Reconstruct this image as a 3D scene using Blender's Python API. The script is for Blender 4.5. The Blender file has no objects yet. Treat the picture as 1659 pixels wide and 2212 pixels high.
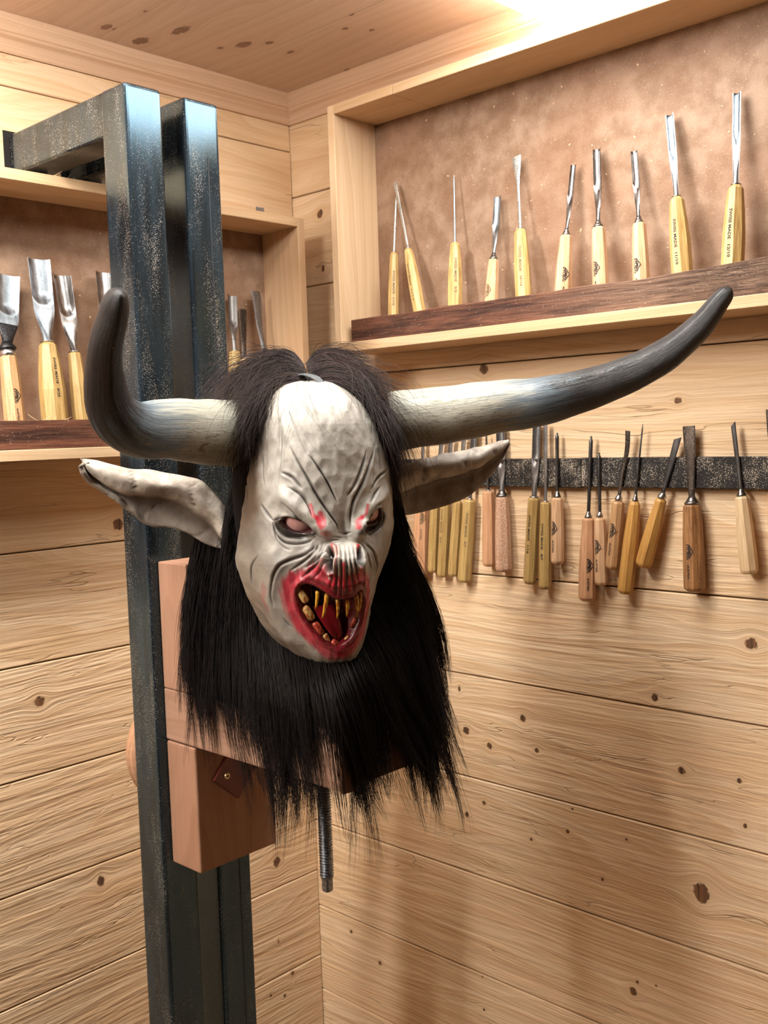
import bpy, bmesh, math, random
import numpy as np
from mathutils import Vector, Matrix
rnd = random.Random(7)
S = bpy.context.scene
COL = S.collection
PI = math.pi

# ------------------------------------------------------------------ camera
cam = bpy.data.cameras.new('camera')
cam.sensor_fit = 'VERTICAL'; cam.sensor_height = 24.0; cam.sensor_width = 18.0
cam.lens = 24.0 * 1.003201
cam.clip_start = 0.02
cam.dof.use_dof = True; cam.dof.focus_distance = 1.27; cam.dof.aperture_fstop = 7.0
co = bpy.data.objects.new('camera', cam); COL.objects.link(co)
co.matrix_world = Matrix(((0.7283748, -0.029635, 0.6845378, 1.5336543), (0.6844121, 0.0787207, -0.7248331, -1.3902534), (-0.0324069, 0.9964561, 0.0776207, 1.55), (0.0, 0.0, 0.0, 1.0)))
S.camera = co
# ------------------------------------------------------------------ world, exposure
w = bpy.data.worlds.new('world'); S.world = w; w.use_nodes = True
w.node_tree.nodes['Background'].inputs[0].default_value = (0.55, 0.6, 0.7, 1)
w.node_tree.nodes['Background'].inputs[1].default_value = 0.05
S.view_settings.view_transform = 'Standard'
try: S.view_settings.look = 'None'
except Exception: pass
S.view_settings.exposure = 0.40; S.view_settings.gamma = 1.0
S.view_settings.use_curve_mapping = False
S.cycles.use_denoising = True
S.cycles.use_adaptive_sampling = True; S.cycles.adaptive_threshold = 0.05; S.cycles.adaptive_min_samples = 16
S.cycles.max_bounces = 5; S.cycles.diffuse_bounces = 3; S.cycles.glossy_bounces = 3; S.cycles.transmission_bounces = 2
S.cycles.sample_clamp_indirect = 6.0
LAMP = 14.5; LAMP2 = 60.0        # emission of the ceiling batten lights

# ------------------------------------------------------------------ helpers
def props(o, label=None, cat=None, group=None, kind=None):
    if label: o['label'] = label
    if cat: o['category'] = cat
    if group: o['group'] = group
    if kind: o['kind'] = kind
    return o
def link(name, me, mat=None, parent=None):
    o = bpy.data.objects.new(name, me); COL.objects.link(o)
    if mat is not None and hasattr(me, 'materials'): me.materials.append(mat)
    if parent is not None: o.parent = parent
    return o
def empty(name, loc=(0, 0, 0), **k):
    o = bpy.data.objects.new(name, None); COL.objects.link(o); o.location = loc
    o.empty_display_size = 0.02
    return props(o, **k)
def mesh(name, V, F, smooth=False):
    me = bpy.data.meshes.new(name)
    me.from_pydata([tuple(map(float, v)) for v in V], [], [tuple(map(int, f)) for f in F])
    me.validate(); me.update()
    if smooth: me.polygons.foreach_set('use_smooth', [True] * len(me.polygons))
    return me
def bm_mesh(name, bm, smooth=False):
    bmesh.ops.recalc_face_normals(bm, faces=bm.faces)
    me = bpy.data.meshes.new(name); bm.to_mesh(me); bm.free()
    if smooth: me.polygons.foreach_set('use_smooth', [True] * len(me.polygons))
    return me
def add_box(bm, lo, hi, bev=0.0, seg=1):
    lo = Vector(lo); hi = Vector(hi); c = (lo + hi) / 2; s = hi - lo
    m = Matrix.Translation(c) @ Matrix.Diagonal((s.x, s.y, s.z, 1))
    r = bmesh.ops.create_cube(bm, size=1.0, matrix=m)
    if bev > 0:
        es = list({e for v in r['verts'] for e in v.link_edges})
        bmesh.ops.bevel(bm, geom=es, offset=bev, segments=seg, profile=0.6, affect='EDGES')
def box(name, lo, hi, mat, parent=None, bev=0.0, seg=1):
    bm = bmesh.new(); add_box(bm, lo, hi, bev, seg)
    me = bm_mesh(name, bm)
    o = link(name, me, mat)
    if parent is not None:
        o.parent = parent; o.location = -Vector(parent.location) if parent.parent is None else (0, 0, 0)
    return o
def loft(rings, cap=True, closed=True):
    """rings: list of equal-length point lists -> verts, faces"""
    n = len(rings[0]); V = [p for r in rings for p in r]; F = []
    for i in range(len(rings) - 1):
        for j in range(n if closed else n - 1):
            a = i * n + j; b = i * n + (j + 1) % n
            F.append((a, b, b + n, a + n))
    if cap:
        F.append(tuple(range(n - 1, -1, -1))); F.append(tuple(range((len(rings) - 1) * n, len(rings) * n)))
    return V, F
def sm(a, b, x):
    t = min(1, max(0, (x - a) / (b - a))); return t * t * (3 - 2 * t)

# ------------------------------------------------------------------ materials
class NT:
    def __init__(s, name):
        s.m = bpy.data.materials.new(name); s.m.use_nodes = True
        s.t = s.m.node_tree; s.b = s.t.nodes['Principled BSDF']; s.out = s.t.nodes['Material Output']
    def n(s, typ, **k):
        x = s.t.nodes.new(typ)
        for a, v in k.items(): setattr(x, a, v)
        return x
    def set(s, sock, v):
        if isinstance(v, bpy.types.NodeSocket): s.t.links.new(v, sock)
        elif isinstance(v, (tuple, list)) and len(v) == 3 and sock.type == 'RGBA': sock.default_value = (*v, 1)
        else: sock.default_value = v
    def math(s, op, a, b=0.0, c=None, clamp=False):
        x = s.n('ShaderNodeMath', operation=op); x.use_clamp = clamp
        s.set(x.inputs[0], a); s.set(x.inputs[1], b)
        if c is not None: s.set(x.inputs[2], c)
        return x.outputs[0]
    def vec(s, op, a, b=(0, 0, 0)):
        x = s.n('ShaderNodeVectorMath', operation=op); s.set(x.inputs[0], a); s.set(x.inputs[1], b)
        return x.outputs['Value'] if op in ('LENGTH', 'DOT_PRODUCT', 'DISTANCE') else x.outputs[0]
    def noise(s, v, scale=1.0, detail=2.0, rough=0.5, dist=0.0):
        x = s.n('ShaderNodeTexNoise'); s.set(x.inputs['Vector'], v); x.inputs['Scale'].default_value = scale
        x.inputs['Detail'].default_value = detail; x.inputs['Roughness'].default_value = rough
        x.inputs['Distortion'].default_value = dist
        return x.outputs['Fac']
    def voro(s, v, scale=1.0, feature='F1', out='Distance'):
        x = s.n('ShaderNodeTexVoronoi', feature=feature); s.set(x.inputs['Vector'], v); x.inputs['Scale'].default_value = scale
        return x.outputs[out]
    def ramp(s, f, a, b, lo=0.0, hi=1.0):
        x = s.n('ShaderNodeMapRange', interpolation_type='SMOOTHSTEP'); s.set(x.inputs[0], f)
        x.inputs[1].default_value = a; x.inputs[2].default_value = b; x.inputs[3].default_value = lo; x.inputs[4].default_value = hi
        return x.outputs[0]
    def mix(s, f, a, b, blend='MIX'):
        x = s.n('ShaderNodeMix', data_type='RGBA', blend_type=blend)
        s.set(x.inputs[0], f); s.set(x.inputs[6], a); s.set(x.inputs[7], b)
        return x.outputs[2]
    def pos(s):
        return s.n('ShaderNodeNewGeometry').outputs['Position']
    def bump(s, h, strength=1.0, dist=0.001, normal=None):
        x = s.n('ShaderNodeBump'); s.set(x.inputs['Height'], h); x.inputs['Strength'].default_value = strength
        x.inputs['Distance'].default_value = dist
        if normal is not None: s.set(x.inputs['Normal'], normal)
        return x.outputs[0]
    def done(s, col=None, rough=None, metal=None, normal=None, spec=None):
        if col is not None: s.set(s.b.inputs['Base Color'], col)
        if rough is not None: s.set(s.b.inputs['Roughness'], rough)
        if metal is not None: s.set(s.b.inputs['Metallic'], metal)
        if spec is not None: s.set(s.b.inputs['Specular IOR Level'], spec)
        if normal is not None: s.set(s.b.inputs['Normal'], normal)
        return s.m

def wood(name, axis='x', light=(0.82, 0.62, 0.415), dark=(0.62, 0.375, 0.18), relief=1.0, knots=(), rings=26.0, seed=0.0,
         rough=0.62, tint=0.35, dust=0.0, face='z', fine=1.0, knotcol=((0.20, 0.085, 0.035), (0.045, 0.018, 0.010)), kmix=0.95):
    """brushed softwood. axis: grain direction in world space; face: the axis that runs across the board's face.
    knots: (along, across, radius, elongation) in world metres"""
    t = NT(name); P = t.pos()
    sep = t.n('ShaderNodeSeparateXYZ'); t.set(sep.inputs[0], P)
    X = {'x': sep.outputs[0], 'y': sep.outputs[1], 'z': sep.outputs[2]}
    u = X[axis]; v0 = X[face]; third = [X[k] for k in 'xyz' if k not in (axis, face)][0]
    oi = t.n('ShaderNodeObjectInfo').outputs['Random']
    off = t.math('MULTIPLY_ADD', oi, 37.0, seed)
    v = v0; km = None; hal = None
    wob = t.math('MULTIPLY', t.math('SUBTRACT', t.noise(P, 130.0, 2.0, 0.6), 0.5), 0.9) if knots else None
    for (ku, kv, kr, ke) in knots:
        du = t.math('MULTIPLY', t.math('SUBTRACT', u, ku), 1.0 / ke)
        dv = t.math('SUBTRACT', v0, kv)
        d2 = t.math('ADD', t.math('MULTIPLY', du, du), t.math('MULTIPLY', dv, dv))
        w_ = t.math('EXPONENT', t.math('MULTIPLY', d2, -1.0 / (2.1 * kr) ** 2))
        v = t.math('SUBTRACT', v, t.math('MULTIPLY', dv, w_))
        core = t.ramp(t.math('ADD', t.math('SQRT', d2), t.math('MULTIPLY', wob, kr)), kr * 0.72, kr * 1.02, 1.0, 0.0)
        km = core if km is None else t.math('MAXIMUM', km, core); ha = t.math('MULTIPLY', w_, 0.35); hal = ha if hal is None else t.math('MAXIMUM', hal, ha)
    cx = t.n('ShaderNodeCombineXYZ')
    t.set(cx.inputs[0], t.math('ADD', u, off)); t.set(cx.inputs[1], t.math('MULTIPLY', v, 1.0)); t.set(cx.inputs[2], t.math('ADD', third, off))
    vv = cx.outputs[0]
    lo = t.vec('MULTIPLY', vv, (1.3, 7.0, 7.0))
    warp = t.noise(lo, 1.0, 2.0, 0.5)
    g = t.math('ADD', t.math('MULTIPLY', v, rings), t.math('MULTIPLY', warp, 5.5))
    saw = t.math('FRACT', g)
    ring = t.math('MULTIPLY', t.ramp(saw, 0.15, 0.93), t.ramp(saw, 0.93, 1.0, 1.0, 0.0))
    g3 = t.math('FRACT', t.math('MULTIPLY', g, 3.4))
    ring3 = t.math('MULTIPLY', t.ramp(g3, 0.2, 0.9), t.ramp(g3, 0.9, 1.0, 1.0, 0.0))
    st = t.vec('MULTIPLY', vv, (7.0, 300.0, 300.0))
    fib = t.noise(st, 1.0, 3.0, 0.6)
    st2 = t.vec('MULTIPLY', vv, (8.0, 120.0, 120.0))
    rid = t.noise(st2, 1.0, 3.0, 0.55, 0.6)
    st3 = t.vec('MULTIPLY', vv, (2.2, 24.0, 24.0))
    crk = t.math('ABSOLUTE', t.math('SUBTRACT', t.noise(st3, 1.0, 3.0, 0.6, 0.3), 0.5))
    crack = t.math('MULTIPLY', t.ramp(crk, 0.0, 0.008, 1.0, 0.0), t.ramp(t.noise(t.vec('MULTIPLY', vv, (3.0, 9.0, 9.0)), 1.7, 1.0), 0.50, 0.62))
    blot = t.noise(t.vec('MULTIPLY', vv, (2.0, 5.0, 5.0)), 1.3, 2.0)
    c = t.mix(t.math('MULTIPLY', t.math('ADD', t.math('MULTIPLY', ring, 0.65), t.math('MULTIPLY', ring3, 0.35)), 0.54), light, dark)
    c = t.mix(t.ramp(fib, 0.35, 0.8, 0.0, 0.34), c, dark)
    c = t.mix(t.ramp(blot, 0.35, 0.7, 0.0, tint), c, (light[0] * 0.93, light[1] * 0.80, light[2] * 0.66))
    c = t.mix(t.math('MULTIPLY', t.math('SUBTRACT', oi, 0.5), 0.35), c, dark)
    if relief > 0.5: c = t.mix(t.math('MULTIPLY', crack, 0.30), c, (0.22, 0.10, 0.04))
    if km is not None:
        kn = t.noise(vv, 260.0, 2.0)
        c = t.mix(hal, c, dark)
        c = t.mix(t.math('MULTIPLY', km, kmix), c, t.mix(t.ramp(kn, 0.35, 0.65), knotcol[0], knotcol[1]))
    if dust > 0:
        sp = t.noise(P, 520.0, 2.0, 0.6)
        c = t.mix(t.ramp(sp, 0.66, 0.74, 0.0, dust), c, (0.75, 0.62, 0.46))
    h = t.math('ADD', t.math('MULTIPLY', rid, 1.1), t.math('MULTIPLY', fib, 0.75 * fine))
    h = t.math('ADD', h, t.math('MULTIPLY', ring3, 0.25))
    if relief > 0.5:
        lr = t.noise(t.vec('MULTIPLY', vv, (2.6, 42.0, 42.0)), 1.0, 2.0, 0.5, 0.4); h = t.math('ADD', h, t.math('MULTIPLY', lr, 2.6))
    h = t.math('SUBTRACT', h, t.math('MULTIPLY', crack, 1.0))
    nrm = t.bump(h, min(1.0, 0.75 * relief), 0.0017 * max(relief, 0.3))
    return t.done(c, rough, None, nrm, 0.25)

def hardboard(name):
    t = NT(name); P = t.pos()
    a = t.noise(P, 26.0, 4.0, 0.65); b = t.noise(P, 420.0, 2.0, 0.6); d = t.noise(P, 7.0, 2.0)
    c = t.mix(t.ramp(a, 0.35, 0.68), (0.245, 0.145, 0.09), (0.37, 0.245, 0.17))
    c = t.mix(t.ramp(d, 0.45, 0.62, 0.0, 0.4), c, (0.25, 0.125, 0.07))
    c = t.mix(t.ramp(b, 0.58, 0.75, 0.0, 0.5), c, (0.62, 0.45, 0.31))
    c = t.mix(t.ramp(b, 0.24, 0.34, 0.5, 0.0), c, (0.12, 0.06, 0.035))
    return t.done(c, 0.6, None, t.bump(b, 0.2, 0.0006), 0.25)

def mill_steel(name, dusty=0.5):
    """blue-black mill-scale steel under fine wood dust"""
    t = NT(name); P = t.pos(); N = t.n('ShaderNodeNewGeometry').outputs['Normal']
    st = t.noise(t.vec('MULTIPLY', P, (60.0, 60.0, 7.0)), 1.0, 3.0, 0.6)
    cl = t.noise(t.vec('MULTIPLY', P, (34.0, 34.0, 8.0)), 1.0, 3.0, 0.6)
    fine = t.noise(P, 760.0, 2.0, 0.75); f2 = t.noise(P, 230.0, 2.0, 0.6)
    c = t.mix(t.ramp(st, 0.3, 0.75), (0.005, 0.006, 0.008), (0.014, 0.022, 0.030))
    dens = t.math('ADD', t.math('MULTIPLY', cl, 0.30), t.math('ADD', t.math('MULTIPLY', fine, 0.75), t.math('MULTIPLY', f2, 0.06)))
    dm = t.ramp(dens, 0.655, 0.69, 0.0, 0.85)
    c = t.mix(dm, c, (0.40, 0.32, 0.24))
    t.done(c, t.math('ADD', t.math('MULTIPLY', dm, 0.4), t.math('MULTIPLY_ADD', st, 0.14, 0.09)), 0.0, t.bump(fine, 0.10, 0.0004), 1.0)
    t.b.inputs['Specular Tint'].default_value = (0.42, 0.74, 1.0, 1)
    return t.m

def simple(name, col, rough=0.5, metal=0.0, bump=0.0, scale=200.0, var=0.0, spec=0.5, stretch=(1, 1, 1)):
    t = NT(name); P = t.vec('MULTIPLY', t.pos(), stretch)
    nz = t.noise(P, scale, 3.0, 0.6)
    c = t.mix(t.ramp(nz, 0.35, 0.7, 0.0, 1.0), tuple(x * (1 - var) for x in col), tuple(min(1, x * (1 + var)) for x in col))
    return t.done(c, rough, metal, t.bump(nz, bump, 0.0008) if bump else None, spec)

def handle_wood(name, light, dark, dust=0.0, frost=0.0):
    t = NT(name)
    tc = t.n('ShaderNodeTexCoord').outputs['Object']
    oi = t.n('ShaderNodeObjectInfo').outputs['Random']
    cx = t.n('ShaderNodeCombineXYZ')
    for i in range(3): t.set(cx.inputs[i], t.math('MULTIPLY', oi, 21.0))
    p = t.vec('ADD', tc, cx.outputs[0])
    f = t.noise(t.vec('MULTIPLY', p, (420.0, 420.0, 22.0)), 1.0, 3.0, 0.55)
    b = t.noise(t.vec('MULTIPLY', p, (70.0, 70.0, 6.0)), 1.0, 2.0)
    c = t.mix(t.ramp(f, 0.38, 0.72), light, dark)
    c = t.mix(t.ramp(b, 0.4, 0.7, 0.0, 0.35), c, dark)
    fine = t.noise(p, 900.0, 2.0, 0.6)
    if dust > 0:
        c = t.mix(t.ramp(fine, 0.62, 0.70, 0.0, dust), c, (0.75, 0.62, 0.46))
    h = f
    if frost > 0:
        fr = t.noise(p, 520.0, 2.0, 0.6)
        c = t.mix(t.ramp(fr, 0.45, 0.62, 0.0, frost), c, (0.72, 0.52, 0.40)); h = t.math('ADD', f, t.math('MULTIPLY', fr, 3.0))
    return t.done(c, 0.42, None, t.bump(h, 0.35, 0.0006), 0.4)

def steel(name, col=(0.55, 0.57, 0.60), rough=0.24, dust=0.0, spots=0.0):
    t = NT(name); P = t.pos()
    f = t.noise(t.vec('MULTIPLY', P, (160.0, 160.0, 40.0)), 1.0, 3.0, 0.6)
    c = t.mix(t.ramp(f, 0.3, 0.75), tuple(x * 0.62 for x in col), col)
    met = 1.0; r = t.math('MULTIPLY_ADD', f, 0.22, rough)
    if spots > 0:
        s_ = t.noise(P, 330.0, 2.0, 0.6); c = t.mix(t.ramp(s_, 0.56, 0.68, 0.0, spots), c, (0.05, 0.035, 0.03))
    if dust > 0:
        s_ = t.noise(P, 700.0, 2.0, 0.65); dm = t.ramp(s_, 0.58, 0.66, 0.0, dust)
        c = t.mix(dm, c, (0.60, 0.52, 0.43)); met = t.math('SUBTRACT', 1.0, dm)
    return t.done(c, r, met)
# ------------------------------------------------------------------ room
ZC = 2.2074; RX = 4.6; RY = -4.6
M = {}
M['ceil'] = wood('ceiling_pine', 'x', (0.71, 0.57, 0.49), (0.55, 0.40, 0.32), 0.25, rings=30, face='y', dust=0.35, tint=0.3)
M['trimx'] = wood('moulding_pine_long', 'x', (0.74, 0.53, 0.38), (0.54, 0.33, 0.19), 0.2, rings=60, dust=0.25)
M['trimy'] = wood('moulding_pine_cross', 'y', (0.74, 0.53, 0.38), (0.54, 0.33, 0.19), 0.2, rings=60, dust=0.25)
M['boardx'] = wood('cabinet_pine_x', 'x', (0.68, 0.49, 0.31), (0.48, 0.29, 0.14), 0.25, rings=70, dust=0.2)
M['boardy'] = wood('cabinet_pine_y', 'y', (0.72, 0.52, 0.33), (0.50, 0.31, 0.155), 0.25, rings=70, dust=0.2)
M['boardz'] = wood('cabinet_pine_z', 'z', (0.80, 0.60, 0.40), (0.60, 0.38, 0.20), 0.2, rings=40, face='y', dust=0.1)
M['boardzx'] = wood('cabinet_pine_zx', 'z', (0.74, 0.52, 0.335), (0.54, 0.32, 0.16), 0.2, rings=40, face='x', dust=0.1)
M['hard'] = hardboard('brown_hardboard')
M['floor'] = wood('floor_boards', 'x', (0.20, 0.13, 0.08), (0.12, 0.07, 0.04), 0.3, face='y')
M['plain'] = wood('far_wall_pine', 'z', (0.26, 0.18, 0.115), (0.16, 0.095, 0.055), 0.3, face='x')

box('floor', (-0.1, RY - 0.1, -0.06), (RX + 0.1, 0.1, 0.0), M['floor'])['kind'] = 'structure'
KR = [(0.9245, 1.2357, 0.0096, 1.1), (0.7737, 1.1346, 0.0064, 1.0), (0.5267, 1.0607, 0.0072, 0.9), (0.4028, 1.0174, 0.0075, 1.1), (0.4545, 0.9992, 0.0063, 1.0), (0.5535, 1.0103, 0.005, 1), (0.8159, 1.0297, 0.0063, 1.0), (0.9057, 1.0333, 0.0043, 1), (0.3899, 1.09, 0.006, 0.5), (0.4396, 0.8934, 0.0045, 1), (0.3996, 0.8632, 0.0053, 1), (0.612, 0.885, 0.0035, 1), (0.6223, 0.9257, 0.0021, 1), (0.5387, 0.8531, 0.0032, 1), (0.7211, 0.8996, 0.0023, 1), (0.6767, 0.8224, 0.0034, 0.9), (0.8464, 0.8493, 0.0164, 0.9), (0.9139, 0.9682, 0.004, 0.8), (0.7293, 0.6537, 0.0074, 0.9), (0.7371, 0.6722, 0.003, 1), (0.7695, 0.6776, 0.002, 1), (0.4257, 0.5706, 0.0023, 1), (0.4276, 0.5096, 0.003, 1), (0.357, 0.9221, 0.0038, 1), (0.0913, 0.5473, 0.0043, 1), (0.1697, 0.5079, 0.0051, 1), (0.0758, 1.9714, 0.0089, 1.0), (0.0792, 1.8676, 0.0071, 0.6), (0.8169, 1.5819, 0.0054, 1.2), (0.4628, 1.6505, 0.0109, 0.9)]
KL = [(-0.5914, 1.134, 0.0094, 1.1), (-0.4994, 0.8017, 0.0105, 0.8), (-0.4287, 1.407, 0.0111, 1), (-0.1088, 0.7042, 0.0112, 0.9), (-0.0801, 0.4617, 0.0048, 1), (-0.1394, 0.4406, 0.0033, 1), (-0.1031, 0.4247, 0.004, 1), (-0.1134, 0.5415, 0.0042, 0.5)]
def planked(name, axis, zs, knots, lo, hi):
    root = empty(name, kind='structure')
    back = 0.0
    if axis == 'x': b = box('backing', (lo, 0.016, 0.0), (hi, 0.05, ZC), M['plain'])
    else: b = box('backing', (-0.05, lo, 0.0), (-0.016, hi, ZC), M['plain'])
    b.parent = root
    for i in range(len(zs) - 1):
        z0, z1 = zs[i], zs[i + 1]
        kk = [k for k in knots if z0 - 0.02 < k[1] < z1 + 0.02]
        m = wood('brushed_pine', axis, relief=1.0, knots=kk, rings=22 + 9 * rnd.random(), seed=i * 3.7)
        g = 0.0011; pr = rnd.uniform(-0.0012, 0.0004)
        bm = bmesh.new()
        if axis == 'x': add_box(bm, (lo, -pr * 0 , z0 + g), (hi, 0.016, z1 - g), 0.0016)
        else: add_box(bm, (-0.016, lo, z0 + g), (0.0, hi, z1 - g), 0.0016)
        o = link('plank', bm_mesh('plank', bm), m, root)
        if axis == 'x': o.location.y = -pr
        else: o.location.x = pr
    return root
ZR = [0.0, 0.2156, 0.3956, 0.5756, 0.7574, 0.9335, 1.1192, 1.2992, 1.479, 1.659, 1.838, 2.0147, ZC]
ZL = [0.0, 0.107, 0.288, 0.4695, 0.6512, 0.8324, 1.0143, 1.1965, 1.3778, 1.559, 1.740, 1.921, 2.1025, ZC]
planked('wall_right', 'x', ZR, KR, -0.05, RX)
planked('wall_left', 'y', ZL, KL, RY, 0.0)
box('wall_back', (-0.05, RY - 0.05, 0), (RX + 0.05, RY, ZC), M['plain'])['kind'] = 'structure'
box('wall_near', (RX, RY, 0), (RX + 0.05, 0.05, ZC), M['plain'])['kind'] = 'structure'
# ceiling: glued-up boards with fine joints
ce = empty('ceiling', kind='structure')
y = 0.0
for i, wd in enumerate([0.19] + [0.24] * 20):
    y1 = max(RY, y - wd)
    bm = bmesh.new(); add_box(bm, (0.0, y1 + 0.0004, ZC), (RX, y - 0.0004, ZC + 0.02), 0.0006)
    k = {1: [(0.0543, -0.3728, 0.0132, 1.5), (0.1342, -0.3505, 0.0114, 2.2), (0.1164, -0.2562, 0.0056, 1.3), (0.1549, -0.2367, 0.0118, 1.6), (0.19, -0.2099, 0.0063, 1.6)], 2: [(0.0684, -0.4454, 0.0082, 1.8), (0.0688, -0.4307, 0.0045, 1.4), (0.1604, -0.4346, 0.0036, 1.4)], 0: [(0.1817, -0.1552, 0.0057, 1.6), (0.3175, -0.1577, 0.0054, 1.3), (0.3429, -0.1206, 0.0046, 1.3), (0.3646, -0.1897, 0.0044, 1.6), (0.1839, -0.0211, 0.0043, 1.8)]}.get(i, [])
    m = M['ceil'] if not k else wood('ceiling_pine_knotty', 'x', (0.71, 0.57, 0.49), (0.55, 0.40, 0.32), 0.25, rings=30, face='y', dust=0.35, tint=0.3, knots=k, knotcol=((0.24, 0.12, 0.085), (0.12, 0.05, 0.035)), kmix=0.75)
    link('plank', bm_mesh('plank', bm), m, ce); y = y1
    if y <= RY: break
b = box('backing', (-0.05, RY - 0.05, ZC + 0.02), (RX + 0.05, 0.05, ZC + 0.05), M['plain']); b.parent = ce
# crown moulding: stepped profile swept along both walls
prof = [(0.0, 0.0), (0.0, -0.0545), (0.0035, -0.0555), (0.006, -0.052), (0.0065, -0.044), (0.0095, -0.037), (0.0145, -0.0325), (0.0155, -0.0295), (0.0155, -0.0285), (0.0175, -0.0275), (0.0185, -0.0255), (0.0185, 0.0)]
def crown(name, axis, m):
    V, F = [], []
    n = len(prof)
    for e in (0, 1):
        for (d, z) in prof:
            if axis == 'x': V.append(((d if e == 0 else RX), -d, ZC + z))
            else: V.append((d, (-d if e == 0 else RY), ZC + z))
    for j in range(n):
        F.append((j, (j + 1) % n, n + (j + 1) % n, n + j))
    F += [tuple(range(n)), tuple(range(2 * n - 1, n - 1, -1))]
    bm = bmesh.new(); me = mesh(name, V, F); bm.from_mesh(me)
    o = link(name, bm_mesh(name, bm), m); o['kind'] = 'structure'
crown('trim_1', 'y', M['trimy']); crown('trim_2', 'x', M['trimx'])

# ------------------------------------------------------------------ batten lights on the ceiling
def diffuser(LAMP):
    t = NT('lit_diffuser'); e = t.n('ShaderNodeEmission'); e.inputs[0].default_value = (1.0, 0.965, 0.90, 1); e.inputs[1].default_value = LAMP
    t.t.links.new(e.outputs[0], t.out.inputs[0]); return t.m
WHITE = simple('white_lamp_housing', (0.8, 0.8, 0.78), 0.4)
def batten(x0, x1, y0, y1, label, power):
    t = empty('ceiling_lamp', ((x0 + x1) / 2, (y0 + y1) / 2, ZC), label=label, cat='lamp')
    h = box('housing', (x0 + 0.004, y0, ZC - 0.012), (x1 - 0.004, y1, ZC), WHITE, t, 0.002)
    bm = bmesh.new(); n = 12; rings = []
    for yy, k in ((y0, 0.82), (y0 + 0.004, 0.94), (y0 + 0.012, 1), (y1 - 0.012, 1), (y1 - 0.004, 0.94), (y1, 0.82)):
        r = []
        for i in range(n + 1):
            a = PI * i / n
            cx_ = math.copysign(abs(math.cos(a)) ** 0.25, math.cos(a)); sz = abs(math.sin(a)) ** 0.5
            r.append(((x0 + x1) / 2 + (x1 - x0) / 2 * k * cx_ - t.location.x, yy - t.location.y, -0.012 - 0.026 * k * sz))
        rings.append(r)
    V, F = loft(rings, True, False)
    bm.free()
    link('diffuser', mesh('diffuser', V, F, False), diffuser(power), t)
batten(0.32, 0.45, -2.6, -0.80, 'second white ceiling light nearer the left wall, out of view', LAMP2)
batten(0.590, 0.92, -0.70, -0.0225, 'flat white ceiling light panel glowing above the right-hand tool cabinet', LAMP)

# ------------------------------------------------------------------ wall cabinets for the carving tools
def cabinet_right():
    t = empty('tool_cabinet', (0.6, 0.0, 1.69), label='long open pine tool cabinet on the right wall, its light gouges stood in a row', cat='cabinet', group=None)
    D = -0.1084; x0 = 0.218; x1 = 1.75; z0 = 1.692; z1 = 2.1165; th = 0.016
    box('back_panel', (x0, -0.005, z0), (x1, -0.0006, z1), M['hard'], t)['label'] = 'brown hardboard back'
    box('side_board', (x0, D, z0 + th), (x0 + th, -0.005, z1 - 0.0), M['boardz'], t, 0.0008)
    box('side_board', (x1 - th, D, z0 + th), (x1, -0.005, z1), M['boardz'], t, 0.0008)
    # the top board is scarfed from two pieces
    box('top_board', (x0 + th, D - 0.0005, z1 - th), (0.372, -0.005, z1), M['boardx'], t, 0.0008)
    box('top_board', (0.3725, D, z1 - th), (x1 - th, -0.005, z1), M['boardx'], t, 0.0008)
    box('bottom_board', (x0 - 0.001, D, z0 - 0.0), (x1, -0.005, z0 + th), M['boardx'], t, 0.0008)
    # aged retaining batten, slightly wavy upper edge
    V = []; n = 60; xa, xb = x0 + 0.029, x1 - 0.03
    for i in range(n + 1):
        x = xa + (xb - xa) * i / n
        top = 1.7475 + 0.0055 * (i / n) + 0.0012 * math.sin(i * 0.9) * math.sin(i * 0.23) + (0.004 * sm(0.83, 1.0, x))
        for (yy, zz) in ((D + 0.0125, z0 + th), (D + 0.0125, top - 0.0012), (D + 0.0137, top), (D + 0.029, top), (D + 0.0302, top - 0.0012), (D + 0.0302, z0 + th)):
            V.append((x - 0.6, yy, zz - 1.69))
    rings = [V[i * 6:(i + 1) * 6] for i in range(n + 1)]
    Vv, F = loft(rings)
    bm = bmesh.new(); bm.from_mesh(mesh('retaining_batten', Vv, F))
    o = link('retaining_batten', bm_mesh('retaining_batten', bm), M['aged'], t); o['label'] = 'dark reddish aged wooden batten with cracks'
    return t
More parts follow.
